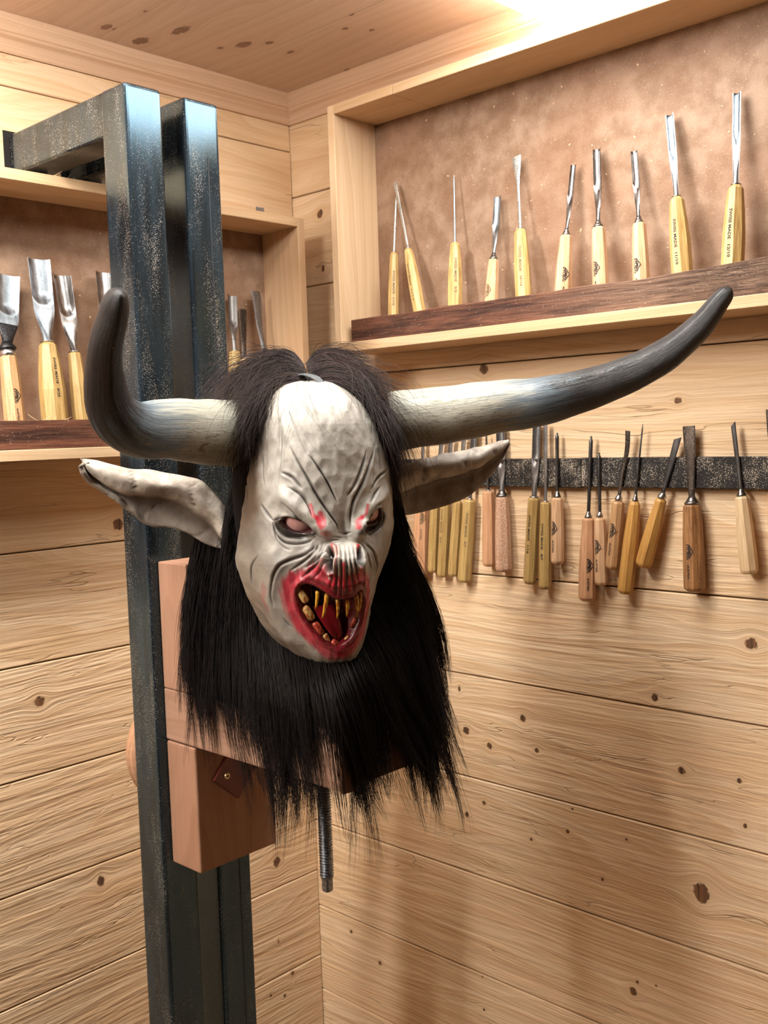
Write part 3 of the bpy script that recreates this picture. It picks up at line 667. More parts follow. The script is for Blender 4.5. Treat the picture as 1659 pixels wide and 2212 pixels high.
TOOLS = [
{'tip': [0.2941, -0.02, 1.9622], 'jn': [0.2991, -0.036, 1.8628], 'end': [0.3113, -0.058, 1.7271], 'wt': 0.01462, 'wb': 0.01854, 'bk': 'rod', 'bw': 0.00326, 'wn': 0.00406, 'hm': 'ash', 'bm': 'speck', 'ring': 'none', 'hk': 'long', 'label': 'thin veiner leaning under another tool, leftmost in the right cabinet', 'group': 'gouges stood in the right cabinet', 'into': (0, 1, 0), 'stamp': ('11/2', 0.035, 45, 0), 'cat': 'gouge'},
{'tip': [0.2918, -0.02, 1.9866], 'jn': [0.3342, -0.0379, 1.8639], 'end': [0.3777, -0.058, 1.7304], 'wt': 0.01602, 'wb': 0.02121, 'bk': 'flat', 'bw': 0.00734, 'wn': 0.0048, 'hm': 'ash', 'bm': 'speck', 'ring': 'none', 'hk': 'long', 'label': 'slim gouge tilted left over its neighbour, second in the right cabinet', 'group': 'gouges stood in the right cabinet', 'into': (0, 1, 0), 'stamp': ('11/1.3', 0.03, 0, 0), 'name': 'carving_chisel', 'cat': 'chisel'},
{'tip': [0.4256, -0.02, 1.9739], 'jn': [0.4385, -0.0377, 1.8588], 'end': [0.4501, -0.058, 1.7296], 'wt': 0.01691, 'wb': 0.02442, 'bk': 'rod', 'bw': 0.0031, 'wn': 0.00384, 'hm': 'ash', 'bm': 'bright', 'ring': 'none', 'hk': 'long', 'label': 'needle-thin veiner standing alone, third in the right cabinet', 'group': 'gouges stood in the right cabinet', 'into': (0, 1, 0), 'stamp': ('3/3', 0.028, 45, 0), 'cat': 'gouge'},
{'tip': [0.5142, -0.02, 1.9248], 'jn': [0.5188, -0.0401, 1.8204], 'end': [0.5231, -0.058, 1.7284], 'wt': 0.01713, 'wb': 0.02148, 'bk': 'gouge', 'bw': 0.01273, 'wn': 0.00596, 'hm': 'beech', 'bm': 'bright', 'ring': 'collar', 'hk': 'short', 'label': 'short pale gouge with a number 5 blade, fourth in the right cabinet', 'group': 'gouges stood in the right cabinet', 'into': (0, 1, 0), 'stamp': ('logo', 0.042, 0, 0), 'name': 'carving_gouge', 'cat': 'gouge'},
{'tip': [0.5538, -0.02, 1.979], 'jn': [0.5711, -0.038, 1.8601], 'end': [0.5898, -0.058, 1.7303], 'wt': 0.01892, 'wb': 0.02448, 'bk': 'flare', 'bw': 0.0169, 'wn': 0.00509, 'hm': 'ash', 'bm': 'speck', 'ring': 'none', 'hk': 'long', 'label': 'fishtail chisel with a flared speckled blade in the right cabinet', 'group': 'gouges stood in the right cabinet', 'into': (0, 1, 0), 'stamp': ('5F/16', 0.03, 0, 0), 'turn': 22, 'name': 'carving_chisel', 'cat': 'chisel'},
{'tip': [0.6584, -0.02, 1.9461], 'jn': [0.6562, -0.0392, 1.8377], 'end': [0.6587, -0.058, 1.7315], 'wt': 0.01895, 'wb': 0.02515, 'bk': 'gouge', 'bw': 0.00915, 'wn': 0.00562, 'hm': 'beech', 'bm': 'polished', 'ring': 'collar', 'hk': 'short', 'label': 'leaning deep gouge casting a dark shadow, left of the upright polished one', 'group': 'gouges stood in the right cabinet', 'into': (0, 1, 0), 'stamp': ('logo', 0.052, 45, 1), 'name': 'carving_gouge', 'cat': 'gouge'},
{'tip': [0.6991, -0.02, 1.9617], 'jn': [0.7127, -0.0399, 1.8405], 'end': [0.7268, -0.058, 1.7322], 'wt': 0.01984, 'wb': 0.02304, 'bk': 'gouge', 'bw': 0.01243, 'wn': 0.00684, 'hm': 'beech', 'bm': 'polished', 'ring': 'collar', 'hk': 'short', 'label': 'upright deep gouge with dark polished channel and centred black stamp', 'group': 'gouges stood in the right cabinet', 'into': (0, 1, 0), 'stamp': ('logo', 0.054, 0, 1), 'name': 'carving_gouge', 'cat': 'gouge'},
{'tip': [0.7614, -0.02, 1.9461], 'jn': [0.7788, -0.0391, 1.8361], 'end': [0.793, -0.058, 1.7301], 'wt': 0.01926, 'wb': 0.02301, 'bk': 'gouge', 'bw': 0.01075, 'wn': 0.00598, 'hm': 'beech', 'bm': 'polished', 'ring': 'collar', 'hk': 'short', 'label': 'narrow polished gouge with streaky beech handle, third from the right in its cabinet', 'group': 'gouges stood in the right cabinet', 'into': (0, 1, 0), 'stamp': ('logo', 0.054, 0, 1), 'name': 'carving_gouge', 'cat': 'gouge'},
{'tip': [0.818, -0.02, 1.9842], 'jn': [0.8371, -0.0379, 1.8624], 'end': [0.8567, -0.058, 1.7293], 'wt': 0.02002, 'wb': 0.02742, 'bk': 'vee', 'bw': 0.01241, 'wn': 0.00775, 'hm': 'ash', 'bm': 'bright', 'ring': 'none', 'hk': 'long', 'label': 'tall gouge with handle stamped 11/10 in the right cabinet', 'group': 'gouges stood in the right cabinet', 'into': (0, 1, 0), 'stamp': ('11/10', 0.034, 0, 1), 'name': 'carving_gouge', 'cat': 'gouge'},
{'tip': [0.9169, -0.02, 1.99], 'jn': [0.9232, -0.0385, 1.8629], 'end': [0.9258, -0.058, 1.731], 'wt': 0.02042, 'wb': 0.02835, 'bk': 'vee', 'bw': 0.0112, 'wn': 0.00805, 'hm': 'ash', 'bm': 'bright', 'ring': 'none', 'hk': 'long', 'label': 'tallest V-tool, handle stamped 12/10, rightmost in the right cabinet', 'group': 'gouges stood in the right cabinet', 'into': (0, 1, 0), 'stamp': ('12/10', 0.034, 0, 1), 'name': 'carving_gouge', 'cat': 'gouge'},
{'tip': [0.026, -0.613, 1.8099], 'jn': [0.0418, -0.6309, 1.6836], 'end': [0.058, -0.6328, 1.5562], 'wt': 0.02462, 'wb': 0.0295, 'bk': 'big', 'bw': 0.03833, 'wn': 0.01407, 'hm': 'beech_dust_shade', 'bm': 'bright', 'ring': 'ferrule', 'hk': 'short', 'label': 'wide flat gouge with silver ferrule, cut by the left photo edge', 'group': 'gouges stood in the left cabinet', 'into': (-1, 0, 0), 'stamp': ('logo', 0.052, 0, 1), 'neck': 1, 'cat': 'gouge'},  # these four handles take the darker wood to paint in the cabinet's shade
{'tip': [0.026, -0.5623, 1.8387], 'jn': [0.0409, -0.5638, 1.7066], 'end': [0.058, -0.5669, 1.5559], 'wt': 0.02755, 'wb': 0.03909, 'bk': 'big', 'bw': 0.03845, 'wn': 0.01305, 'hm': 'ash_dust_shade', 'bm': 'bright', 'ring': 'none', 'hk': 'long', 'label': 'wide bright gouge, tallest of those left of the posts', 'group': 'gouges stood in the left cabinet', 'into': (-1, 0, 0), 'stamp': ('8/25', 0.026, 0, 1), 'cat': 'gouge'},
{'tip': [0.026, -0.5239, 1.8163], 'jn': [0.0412, -0.5183, 1.6923], 'end': [0.058, -0.5201, 1.5546], 'wt': 0.01999, 'wb': 0.02661, 'bk': 'big', 'bw': 0.03103, 'wn': 0.0111, 'hm': 'ash_dust_shade', 'bm': 'polished', 'ring': 'none', 'hk': 'short', 'label': 'deep bright gouge leaning left, partly behind the horn', 'group': 'gouges stood in the left cabinet', 'into': (-1, 0, 0), 'cat': 'gouge'},
{'tip': [0.026, -0.4478, 1.8282], 'jn': [0.0396, -0.4529, 1.7112], 'end': [0.058, -0.4618, 1.553], 'wt': 0.02056, 'wb': 0.0273, 'bk': 'big', 'bw': 0.03053, 'wn': 0.01066, 'hm': 'ash_dust_shade', 'bm': 'polished', 'ring': 'none', 'hk': 'short', 'label': 'gouge mostly hidden behind the steel post, only its bright edge showing', 'group': 'gouges stood in the left cabinet', 'into': (-1, 0, 0), 'cat': 'gouge'},
{'tip': [0.026, -0.1796, 1.8103], 'jn': [0.039, -0.1915, 1.705], 'end': [0.058, -0.2118, 1.553], 'wt': 0.02033, 'wb': 0.02688, 'bk': 'gouge', 'bw': 0.01873, 'wn': 0.00847, 'hm': 'ash', 'bm': 'dusty', 'ring': 'none', 'hk': 'short', 'label': 'grey dusty gouge just right of the steel posts, nearest them', 'group': 'gouges stood in the left cabinet', 'into': (-1, 0, 0), 'name': 'carving_gouge', 'cat': 'gouge'},
{'tip': [0.01, -0.1451, 1.788], 'jn': [0.0147, -0.1496, 1.6954], 'end': [0.022, -0.1578, 1.5524], 'wt': 0.01564, 'wb': 0.01911, 'bk': 'flat', 'bw': 0.0191, 'wn': 0.01042, 'hm': 'beech', 'bm': 'brown', 'ring': 'none', 'hk': 'short', 'label': 'short tarnished blade between two grey ones right of the steel posts', 'group': 'gouges stood in the left cabinet', 'into': (-1, 0, 0), 'name': 'carving_chisel', 'cat': 'chisel'},
{'tip': [0.026, -0.132, 1.8197], 'jn': [0.0401, -0.1208, 1.703], 'end': [0.058, -0.1295, 1.5509], 'wt': 0.02088, 'wb': 0.02774, 'bk': 'bent', 'bw': 0.02167, 'wn': 0.01044, 'hm': 'beech', 'bm': 'dusty', 'ring': 'collar', 'hk': 'short', 'label': 'curved grey bent gouge, rightmost in the left cabinet', 'group': 'gouges stood in the left cabinet', 'into': (-1, 0, 0), 'bend': 0.004, 'name': 'carving_gouge', 'cat': 'gouge'},
{'tip': [0.3355, -0.014, 1.5503], 'jn': [0.3306, -0.016, 1.4371], 'end': [0.3226, -0.0185, 1.2897], 'wt': 0.02225, 'wb': 0.02991, 'bk': 'flat', 'bw': 0.00819, 'wn': 0.00659, 'hm': 'salmon', 'bm': 'dusty', 'ring': 'none', 'hk': 'short', 'label': 'pinkish handle half hidden by the black mane, first on the strip', 'group': 'tools hung on the magnetic strip', 'into': (0, 1, 0), 'stamp': ('logo', 0.03, 45, 0), 'name': 'carving_chisel', 'cat': 'chisel'},
{'tip': [0.3788, -0.014, 1.5372], 'jn': [0.3607, -0.0161, 1.4295], 'end': [0.3514, -0.0185, 1.2993], 'wt': 0.0163, 'wb': 0.01807, 'bk': 'flat', 'bw': 0.00967, 'wn': 0.00652, 'hm': 'ash_dust_shade', 'bm': 'dusty', 'ring': 'none', 'hk': 'short', 'label': 'dusty yellow handle next to the pinkish one by the mane', 'group': 'tools hung on the magnetic strip', 'into': (0, 1, 0), 'name': 'carving_chisel', 'cat': 'chisel'},
{'tip': [0.3996, -0.014, 1.5368], 'jn': [0.3849, -0.0161, 1.4251], 'end': [0.3737, -0.0185, 1.2926], 'wt': 0.01857, 'wb': 0.01874, 'bk': 'flat', 'bw': 0.0096, 'wn': 0.00646, 'hm': 'ash_dust_shade', 'bm': 'dusty', 'ring': 'none', 'hk': 'short', 'label': 'dusty yellow handle, second of the four yellow ones beside the mane', 'group': 'tools hung on the magnetic strip', 'into': (0, 1, 0), 'stamp': ('8/4', 0.012, 0, 0), 'name': 'carving_chisel', 'cat': 'chisel'},
{'tip': [0.4284, -0.014, 1.5401], 'jn': [0.412, -0.0161, 1.4273], 'end': [0.3985, -0.0185, 1.2961], 'wt': 0.01678, 'wb': 0.01856, 'bk': 'flat', 'bw': 0.00949, 'wn': 0.00639, 'hm': 'ash_dust_shade', 'bm': 'dusty', 'ring': 'none', 'hk': 'short', 'label': 'dusty yellow handle, third of the four yellow ones beside the mane', 'group': 'tools hung on the magnetic strip', 'into': (0, 1, 0), 'name': 'carving_chisel', 'cat': 'chisel'},
{'tip': [0.4496, -0.014, 1.5436], 'jn': [0.4385, -0.016, 1.4303], 'end': [0.4235, -0.0185, 1.2874], 'wt': 0.02135, 'wb': 0.02319, 'bk': 'gouge', 'bw': 0.01255, 'wn': 0.00712, 'hm': 'ash_dust_shade', 'bm': 'dusty', 'ring': 'none', 'hk': 'short', 'label': 'dusty yellow handle with faint stamp, under the carved ear tip', 'group': 'tools hung on the magnetic strip', 'into': (0, 1, 0), 'stamp': ('8/7', 0.022, 0, 0), 'turn': 22, 'name': 'carving_gouge', 'cat': 'gouge'},
{'tip': [0.4752, -0.014, 1.543], 'jn': [0.4785, -0.016, 1.4452], 'end': [0.4776, -0.0185, 1.3184], 'wt': 0.01867, 'wb': 0.02111, 'bk': 'rod', 'bw': 0.00311, 'wn': 0.00467, 'hm': 'salmon', 'bm': 'dark', 'ring': 'none', 'hk': 'short', 'label': 'smooth orange-brown handle with thin rod, right of the ear tip', 'group': 'tools hung on the magnetic strip', 'into': (0, 1, 0), 'cat': 'gouge'},
{'tip': [0.5043, -0.014, 1.55], 'jn': [0.5068, -0.0161, 1.4364], 'end': [0.5083, -0.0185, 1.3111], 'wt': 0.02155, 'wb': 0.02705, 'bk': 'gouge', 'bw': 0.01688, 'wn': 0.00923, 'hm': 'frost', 'bm': 'dusty', 'ring': 'collar', 'hk': 'short', 'label': 'pinkish handle caked in sawdust, wide gouge blade behind the ear tip', 'group': 'tools hung on the magnetic strip', 'into': (0, 1, 0), 'name': 'carving_gouge', 'cat': 'gouge'},
{'tip': [0.5774, -0.014, 1.5533], 'jn': [0.5713, -0.0161, 1.4361], 'end': [0.5603, -0.0185, 1.2949], 'wt': 0.01949, 'wb': 0.02045, 'bk': 'gouge', 'bw': 0.01489, 'wn': 0.009, 'hm': 'ash_dust_shade', 'bm': 'dusty', 'ring': 'none', 'hk': 'short', 'label': 'long yellow handle stamped 1/16 with a wide grey blade', 'group': 'tools hung on the magnetic strip', 'into': (0, 1, 0), 'stamp': ('1/16', 0.028, 0, 1), 'name': 'carving_gouge', 'cat': 'gouge'},
{'tip': [0.5943, -0.014, 1.555], 'jn': [0.5932, -0.0161, 1.4295], 'end': [0.5901, -0.0185, 1.2889], 'wt': 0.01709, 'wb': 0.0202, 'bk': 'flat', 'bw': 0.00813, 'wn': 0.00595, 'hm': 'ash_dust_shade', 'bm': 'dusty', 'ring': 'none', 'hk': 'short', 'label': 'yellow handle stamped 8/7, lowest of the pair under the horn', 'group': 'tools hung on the magnetic strip', 'into': (0, 1, 0), 'stamp': ('8/7', 0.034, 0, 1), 'name': 'carving_chisel', 'cat': 'chisel'},
{'tip': [0.6163, -0.014, 1.5398], 'jn': [0.6159, -0.0162, 1.437], 'end': [0.615, -0.0185, 1.3312], 'wt': 0.0184, 'wb': 0.0207, 'bk': 'rod', 'bw': 0.00623, 'wn': 0.00515, 'hm': 'beech', 'bm': 'dark', 'ring': 'collar', 'hk': 'short', 'label': 'light beech handle with dark narrow rod, right of the yellow pair', 'group': 'tools hung on the magnetic strip', 'into': (0, 1, 0), 'stamp': ('logo', 0.037, 0, 1), 'cat': 'gouge'},
{'tip': [0.6784, -0.014, 1.5333], 'jn': [0.6723, -0.0162, 1.4064], 'end': [0.6687, -0.0185, 1.277], 'wt': 0.01871, 'wb': 0.02608, 'bk': 'rod', 'bw': 0.00643, 'wn': 0.0054, 'hm': 'salmon', 'bm': 'dark', 'ring': 'collar', 'hk': 'short', 'label': 'long brown handle with a long dark rod, lowest hanging tool', 'group': 'tools hung on the magnetic strip', 'into': (0, 1, 0), 'stamp': ('logo', 0.062, 45, 1), 'cat': 'gouge'},
{'tip': [0.6918, -0.014, 1.5075], 'jn': [0.6929, -0.0162, 1.4071], 'end': [0.6949, -0.0185, 1.3032], 'wt': 0.01712, 'wb': 0.01932, 'bk': 'rod', 'bw': 0.00604, 'wn': 0.00499, 'hm': 'beech', 'bm': 'dark', 'ring': 'ball', 'hk': 'short', 'label': 'shorter beech handle tucked against the lowest hanging tool', 'group': 'tools hung on the magnetic strip', 'into': (0, 1, 0), 'stamp': ('logo', 0.033, 0, 1), 'cat': 'gouge'},
{'tip': [0.7418, -0.014, 1.5403], 'jn': [0.7257, -0.0163, 1.4336], 'end': [0.714, -0.0185, 1.3298], 'wt': 0.01825, 'wb': 0.01984, 'bk': 'bent', 'bw': 0.00833, 'wn': 0.00562, 'hm': 'beech_dust_shade', 'bm': 'brown', 'ring': 'ball', 'hk': 'short', 'label': 'spoon gouge with S-bent brassy blade on the strip', 'group': 'tools hung on the magnetic strip', 'into': (0, 1, 0), 'stamp': ('logo', 0.033, 0, 1), 'bend': 0.005, 'name': 'carving_gouge', 'cat': 'gouge'},
{'tip': [0.767, -0.014, 1.5493], 'jn': [0.7538, -0.0161, 1.4343], 'end': [0.7358, -0.0185, 1.2937], 'wt': 0.01664, 'wb': 0.0225, 'bk': 'rod', 'bw': 0.00206, 'wn': 0.00416, 'hm': 'honey', 'bm': 'dark', 'ring': 'collar', 'hk': 'long', 'label': 'glossy honey-coloured handle with needle-thin point', 'group': 'tools hung on the magnetic strip', 'into': (0, 1, 0), 'cat': 'gouge'},
{'tip': [0.8228, -0.014, 1.527], 'jn': [0.7968, -0.0161, 1.4386], 'end': [0.7668, -0.0185, 1.3369], 'wt': 0.01632, 'wb': 0.02353, 'bk': 'skew', 'bw': 0.01071, 'wn': 0.00612, 'hm': 'honey', 'bm': 'dark', 'ring': 'ball', 'hk': 'short', 'label': 'skew chisel tilted steeply to the right', 'group': 'tools hung on the magnetic strip', 'into': (0, 1, 0), 'skew': 0.6, 'name': 'carving_chisel', 'cat': 'chisel'},
{'tip': [0.8402, -0.014, 1.5445], 'jn': [0.8451, -0.0161, 1.432], 'end': [0.8494, -0.0185, 1.3067], 'wt': 0.02462, 'wb': 0.02938, 'bk': 'flat', 'bw': 0.01925, 'wn': 0.00998, 'hm': 'oak', 'bm': 'brown', 'ring': 'collar', 'hk': 'short', 'label': 'broad dark chisel with thick brown handle on the strip', 'group': 'tools hung on the magnetic strip', 'into': (0, 1, 0), 'stamp': ('logo', 0.056, 0, 1), 'name': 'carving_chisel', 'cat': 'chisel'},
{'tip': [0.9062, -0.014, 1.5453], 'jn': [0.9189, -0.0162, 1.4447], 'end': [0.9309, -0.0185, 1.3378], 'wt': 0.01798, 'wb': 0.02373, 'bk': 'skew', 'bw': 0.00708, 'wn': 0.00578, 'hm': 'pale', 'bm': 'dark', 'ring': 'collar', 'hk': 'short', 'label': 'pale fluted handle with narrow skew blade, far right of the strip', 'group': 'tools hung on the magnetic strip', 'into': (0, 1, 0), 'skew': 0.9, 'name': 'carving_chisel', 'cat': 'chisel'},
{'tip': [0.9587, -0.014, 1.5637], 'jn': [0.9651, -0.0162, 1.4523], 'end': [0.9726, -0.0185, 1.3404], 'wt': 0.01757, 'wb': 0.02262, 'bk': 'flat', 'bw': 0.01253, 'wn': 0.00628, 'hm': 'beech', 'bm': 'brown', 'ring': 'collar', 'hk': 'short', 'label': 'tool whose blade tip only just enters at the right photo edge', 'group': 'tools hung on the magnetic strip', 'into': (0, 1, 0), 'name': 'carving_chisel', 'cat': 'chisel'}]
for d in TOOLS: gouge(d)

# ------------------------------------------------------------------ shavings and sawdust
SH = wood('fresh_shaving', 'x', (0.80, 0.62, 0.42), (0.6, 0.4, 0.22), 0.1)
def shaving(loc, L, W, h, yaw, label, grp):
    V = []; n = 8
    for i in range(n + 1):
        s = i / n; ww = W * math.sin(PI * min(1, 0.12 + s * .88)) ** .7 * (1 - .75 * s)
        x = L * s; zz = h * s ** 1.6
        for sgn in (-1, 1):
            V.append((x, sgn * ww / 2, zz)); V.append((x, sgn * ww / 2, zz + 0.0005))
    F = []
    for i in range(n):
        a = i * 4; b = a + 4
        F += [(a, a + 2, b + 2, b), (a + 1, b + 1, b + 3, a + 3), (a, b, b + 1, a + 1), (a + 2, a + 3, b + 3, b + 2)]
    F += [(0, 1, 3, 2), (n * 4, n * 4 + 2, n * 4 + 3, n * 4 + 1)]
    o = link('wood_shaving', mesh('wood_shaving', V, F), SH); o.location = loc; o.rotation_euler = (0, 0, yaw)
    props(o, label, 'shaving', grp)
shaving((0.083, -0.610, 1.5847), 0.014, 0.006, 0.009, -1.9, 'pointed wood flake on the left dark batten, at the foot of the wide bright gouge', 'shavings on the left batten')
shaving((0.083, -0.602, 1.5847), 0.013, 0.006, 0.008, 1.2, 'wood flake on the left dark batten leaning away to the right, beside its twin', 'shavings on the left batten')
shaving((0.083, -0.566, 1.5847), 0.010, 0.004, 0.004, 0.9, 'small wood flake on the left dark batten between the second and third gouges', 'shavings on the left batten')
shaving((0.095, -0.572, 1.9487), 0.016, 0.013, 0.009, 0.95, 'broad wood chip on the left cabinet top, under the steel arm', 'chips on the left cabinet top')
shaving((0.096, -0.548, 1.9487), 0.007, 0.004, 0.009, 1.3, 'thin upright wood splinter on the left cabinet top, under the steel arm', 'chips on the left cabinet top')
shaving((0.097, -0.538, 1.9487), 0.007, 0.003, 0.005, 2.2, 'short curled wood chip on the left cabinet top, nearest the steel post', 'chips on the left cabinet top')
def specks(name, label, n, fn, size, seed):
    r = np.random.RandomState(seed); V = []; F = []
    for i in range(n):
        p, a, b, nn = fn(r); p = np.array(p, float); a = np.array(a, float); b = np.array(b, float); nn = np.array(nn, float)
        s = size * (0.35 + r.rand() ** 3 * 1.6); th = r.rand() * 6.28; el = 0.5 + r.rand() * 1.6
        k = len(V)
        for j in range(4):
            an = th + j * PI / 2 + r.rand() * .7; rr = s * (.6 + .6 * r.rand())
            q = (math.cos(an) * el, math.sin(an)); c_, s_ = math.cos(th), math.sin(th)
            V.append(p + a * (q[0] * c_ - q[1] * s_) * rr + b * (q[0] * s_ + q[1] * c_) * rr + nn * 0.00005)
        V.append(p + nn * s * .55)
        F += [(k, k + 1, k + 4), (k + 1, k + 2, k + 4), (k + 2, k + 3, k + 4), (k + 3, k, k + 4), (k + 3, k + 2, k + 1, k)]
    o = link(name, mesh(name, V, F), SH); props(o, label, 'sawdust', None, 'stuff'); return o
specks('sawdust_specks', 'sawdust specks clinging to the pine ceiling', 1500, lambda r: ((r.rand() * 1.5, -r.rand() * 1.3 - .02, ZC - .0002), (1, 0, 0), (0, 1, 0), (0, 0, -1)), 0.0009, 1)
specks('sawdust_specks', 'sawdust specks clinging to the right cabinet back panel', 520, lambda r: ((.24 + r.rand() * 1.0, -.0052, 1.72 + .37 * r.rand() ** .8), (1, 0, 0), (0, 0, 1), (0, -1, 0)), 0.0009, 2)
specks('sawdust_specks', 'sawdust specks clinging to the left cabinet back panel', 160, lambda r: ((.0052, -.09 - r.rand() * .7, 1.60 + .3 * r.rand()), (0, 1, 0), (0, 0, 1), (1, 0, 0)), 0.0009, 3)
specks('sawdust_specks', 'sawdust specks on the front edge of the left cabinet top', 160, lambda r: ((.1075, -.09 - r.rand() * .7, 1.933 + .016 * r.rand() ** 2), (0, 1, 0), (0, 0, 1), (1, 0, 0)), 0.0006, 4)
specks('sawdust_specks', 'sawdust specks caught on the crown moulding of the left wall', 220, lambda r: ((.0187, -r.rand() * .9, 2.185 + .02 * r.rand()), (0, 1, 0), (0, 0, 1), (1, 0, 0)), 0.0008, 5)
# ------------------------------------------------------------------ horned mask
FROWS = np.array([ # up, half-width left, half-width right, depth
 (295.5, 0, 0, 0), (288, 62, 52, 70), (272, 90, 76, 108), (245, 110, 104, 140), (201, 124, 131, 168), (151, 132, 150, 182), (101, 143, 160, 188),
 (41, 152, 163.5, 190), (-23, 163, 164, 191), (-73, 174, 146, 188), (-120, 163, 120, 186), (-174, 143, 98, 184), (-234, 112, 82, 180),
 (-268, 80, 66, 172), (-287, 58, 49, 154), (-303, 34, 30, 118), (-310, 16, 14, 70), (-314, 0, 0, 0)], float)
def face_base(lon, v):
    """carved mask blank: lon in radians (0 = straight ahead), v height; returns local right, forward, up in mask units"""
    o = np.argsort(FROWS[:, 0]); R_ = FROWS[o]
    def prof(c):
        q = np.interp(v, R_[:, 0], R_[:, c] ** 2)
        q2 = (np.interp(v - 9, R_[:, 0], R_[:, c] ** 2) + np.interp(v + 9, R_[:, 0], R_[:, c] ** 2) + 2 * q) / 4
        k = np.clip(np.minimum(v - R_[0, 0], R_[-1, 0] - v) / 30, 0, 1)
        return np.sqrt(np.maximum(0, q * (1 - k) + q2 * k))
    wl, wr, d = prof(1), prof(2), prof(3)
    s, c = np.sin(lon), np.cos(lon)
    X = np.where(lon < 0, wl, wr) * s
    Y = d * np.where(c > 0, np.abs(c) ** 0.92, c * 0.7) - 4.0 * (1 - np.abs(c)) * 0
    return np.stack([X, Y, v + 0 * X], -1)
def face_grid(nl, nv):
    lon = np.radians(np.linspace(-108, 108, nl)); tau = np.linspace(0, np.pi, nv)
    vc, h = (295.5 - 314) / 2, (295.5 + 314) / 2
    L, T = np.meshgrid(lon, tau)
    v = vc + h * np.cos(T) * (1 - 1e-6)
    return L, v, face_base(L, v)
def grid_normals(P):
    du = np.gradient(P, axis=1); dv = np.gradient(P, axis=0)
    n = np.cross(du, dv); n /= np.maximum(1e-9, np.linalg.norm(n, axis=-1))[..., None]
    return n
def bumps(P, N, B):
    """smooth swellings and hollows: (centre xyz, amp, s_side, s_up, s_down)"""
    D = np.zeros(P.shape[:2])
    for (c, amp, ss, su, sd) in B:
        q = P - np.array(c); dz = q[..., 2]; dp2 = q[..., 0] ** 2 + q[..., 1] ** 2
        D += amp * np.exp(-dp2 / (2 * ss * ss) - dz ** 2 / (2 * np.where(dz > 0, su, sd) ** 2))
    return D
MO = np.array((0.57939, -0.50945, 1.44263)); RV = np.array((0.386026, 0.922488, 0.0)); FV = np.array((0.922488, -0.386026, 0.0)); UV = np.array((0, 0, 1.0)); UNIT = 0.0005865102639296188
def local(p):
    p = np.asarray(p, float) * UNIT
    return MO + p[..., 0:1] * RV + p[..., 1:2] * FV + p[..., 2:3] * UV
MASK = empty('demon_mask', tuple(MO - UV * 0.2), label='carved wooden demon mask, white face, bloody open mouth, two bull horns and black mane', cat='mask')
ML = Vector(MASK.location)
def mlink(name, V, F, mat, smooth=True, parent=None, label=None):
    o = link(name, mesh(name, V, F, smooth), mat, MASK if parent is None else parent)
    if parent is None: o.location = -ML
    if label: o['label'] = label
    return o
def seg_dist(P, pts, taper=0):
    """distance of grid points to a polyline, and position 0..1 along it"""
    pts = np.array(pts, float); best = np.full(P.shape[:2], 1e9); pos = np.zeros(P.shape[:2]); n = len(pts) - 1
    for i in range(n):
        a, b = pts[i], pts[i + 1]; ab = b - a; t = np.clip(((P - a) @ ab) / max(1e-6, ab @ ab), 0, 1)
        d = np.linalg.norm(P - (a + t[..., None] * ab), axis=-1); m = d < best
        best = np.where(m, d, best); pos = np.where(m, (i + t) / n, pos)
    return best, pos
def smooth_line(pts, k=5):
    pts = np.array(pts, float); out = []
    for i in range(len(pts) - 1):
        p0, p1, p2, p3 = pts[max(0, i - 1)], pts[i], pts[i + 1], pts[min(len(pts) - 1, i + 2)]
        for j in range(k):
            t = j / k
            out.append(.5 * (2 * p1 + (p2 - p0) * t + (2 * p0 - 5 * p1 + 4 * p2 - p3) * t * t + (3 * p1 - p0 - 3 * p2 + p3) * t ** 3))
    out.append(pts[-1]); return np.array(out)
def poly_sdf(X, Y, poly):
    poly = np.array(poly, float); d = np.full(X.shape, 1e9); ins = np.zeros(X.shape, bool); n = len(poly)
    for i in range(n):
        x1, y1 = poly[i]; x2, y2 = poly[(i + 1) % n]
        ex, ey = x2 - x1, y2 - y1; t = np.clip(((X - x1) * ex + (Y - y1) * ey) / max(1e-9, ex * ex + ey * ey), 0, 1)
        d = np.minimum(d, np.hypot(X - x1 - t * ex, Y - y1 - t * ey))
        c = ((y1 > Y) != (y2 > Y)) & (X < ex * (Y - y1) / (ey if abs(ey) > 1e-9 else 1e-9) + x1); ins ^= c
    return np.where(ins, d, -d)
def sstep(a, b, x):
    t = np.clip((x - a) / (b - a), 0, 1); return t * t * (3 - 2 * t)
NL, NV = 420, 560
GL, GV, FP = face_grid(NL, NV); FN = grid_normals(FP)
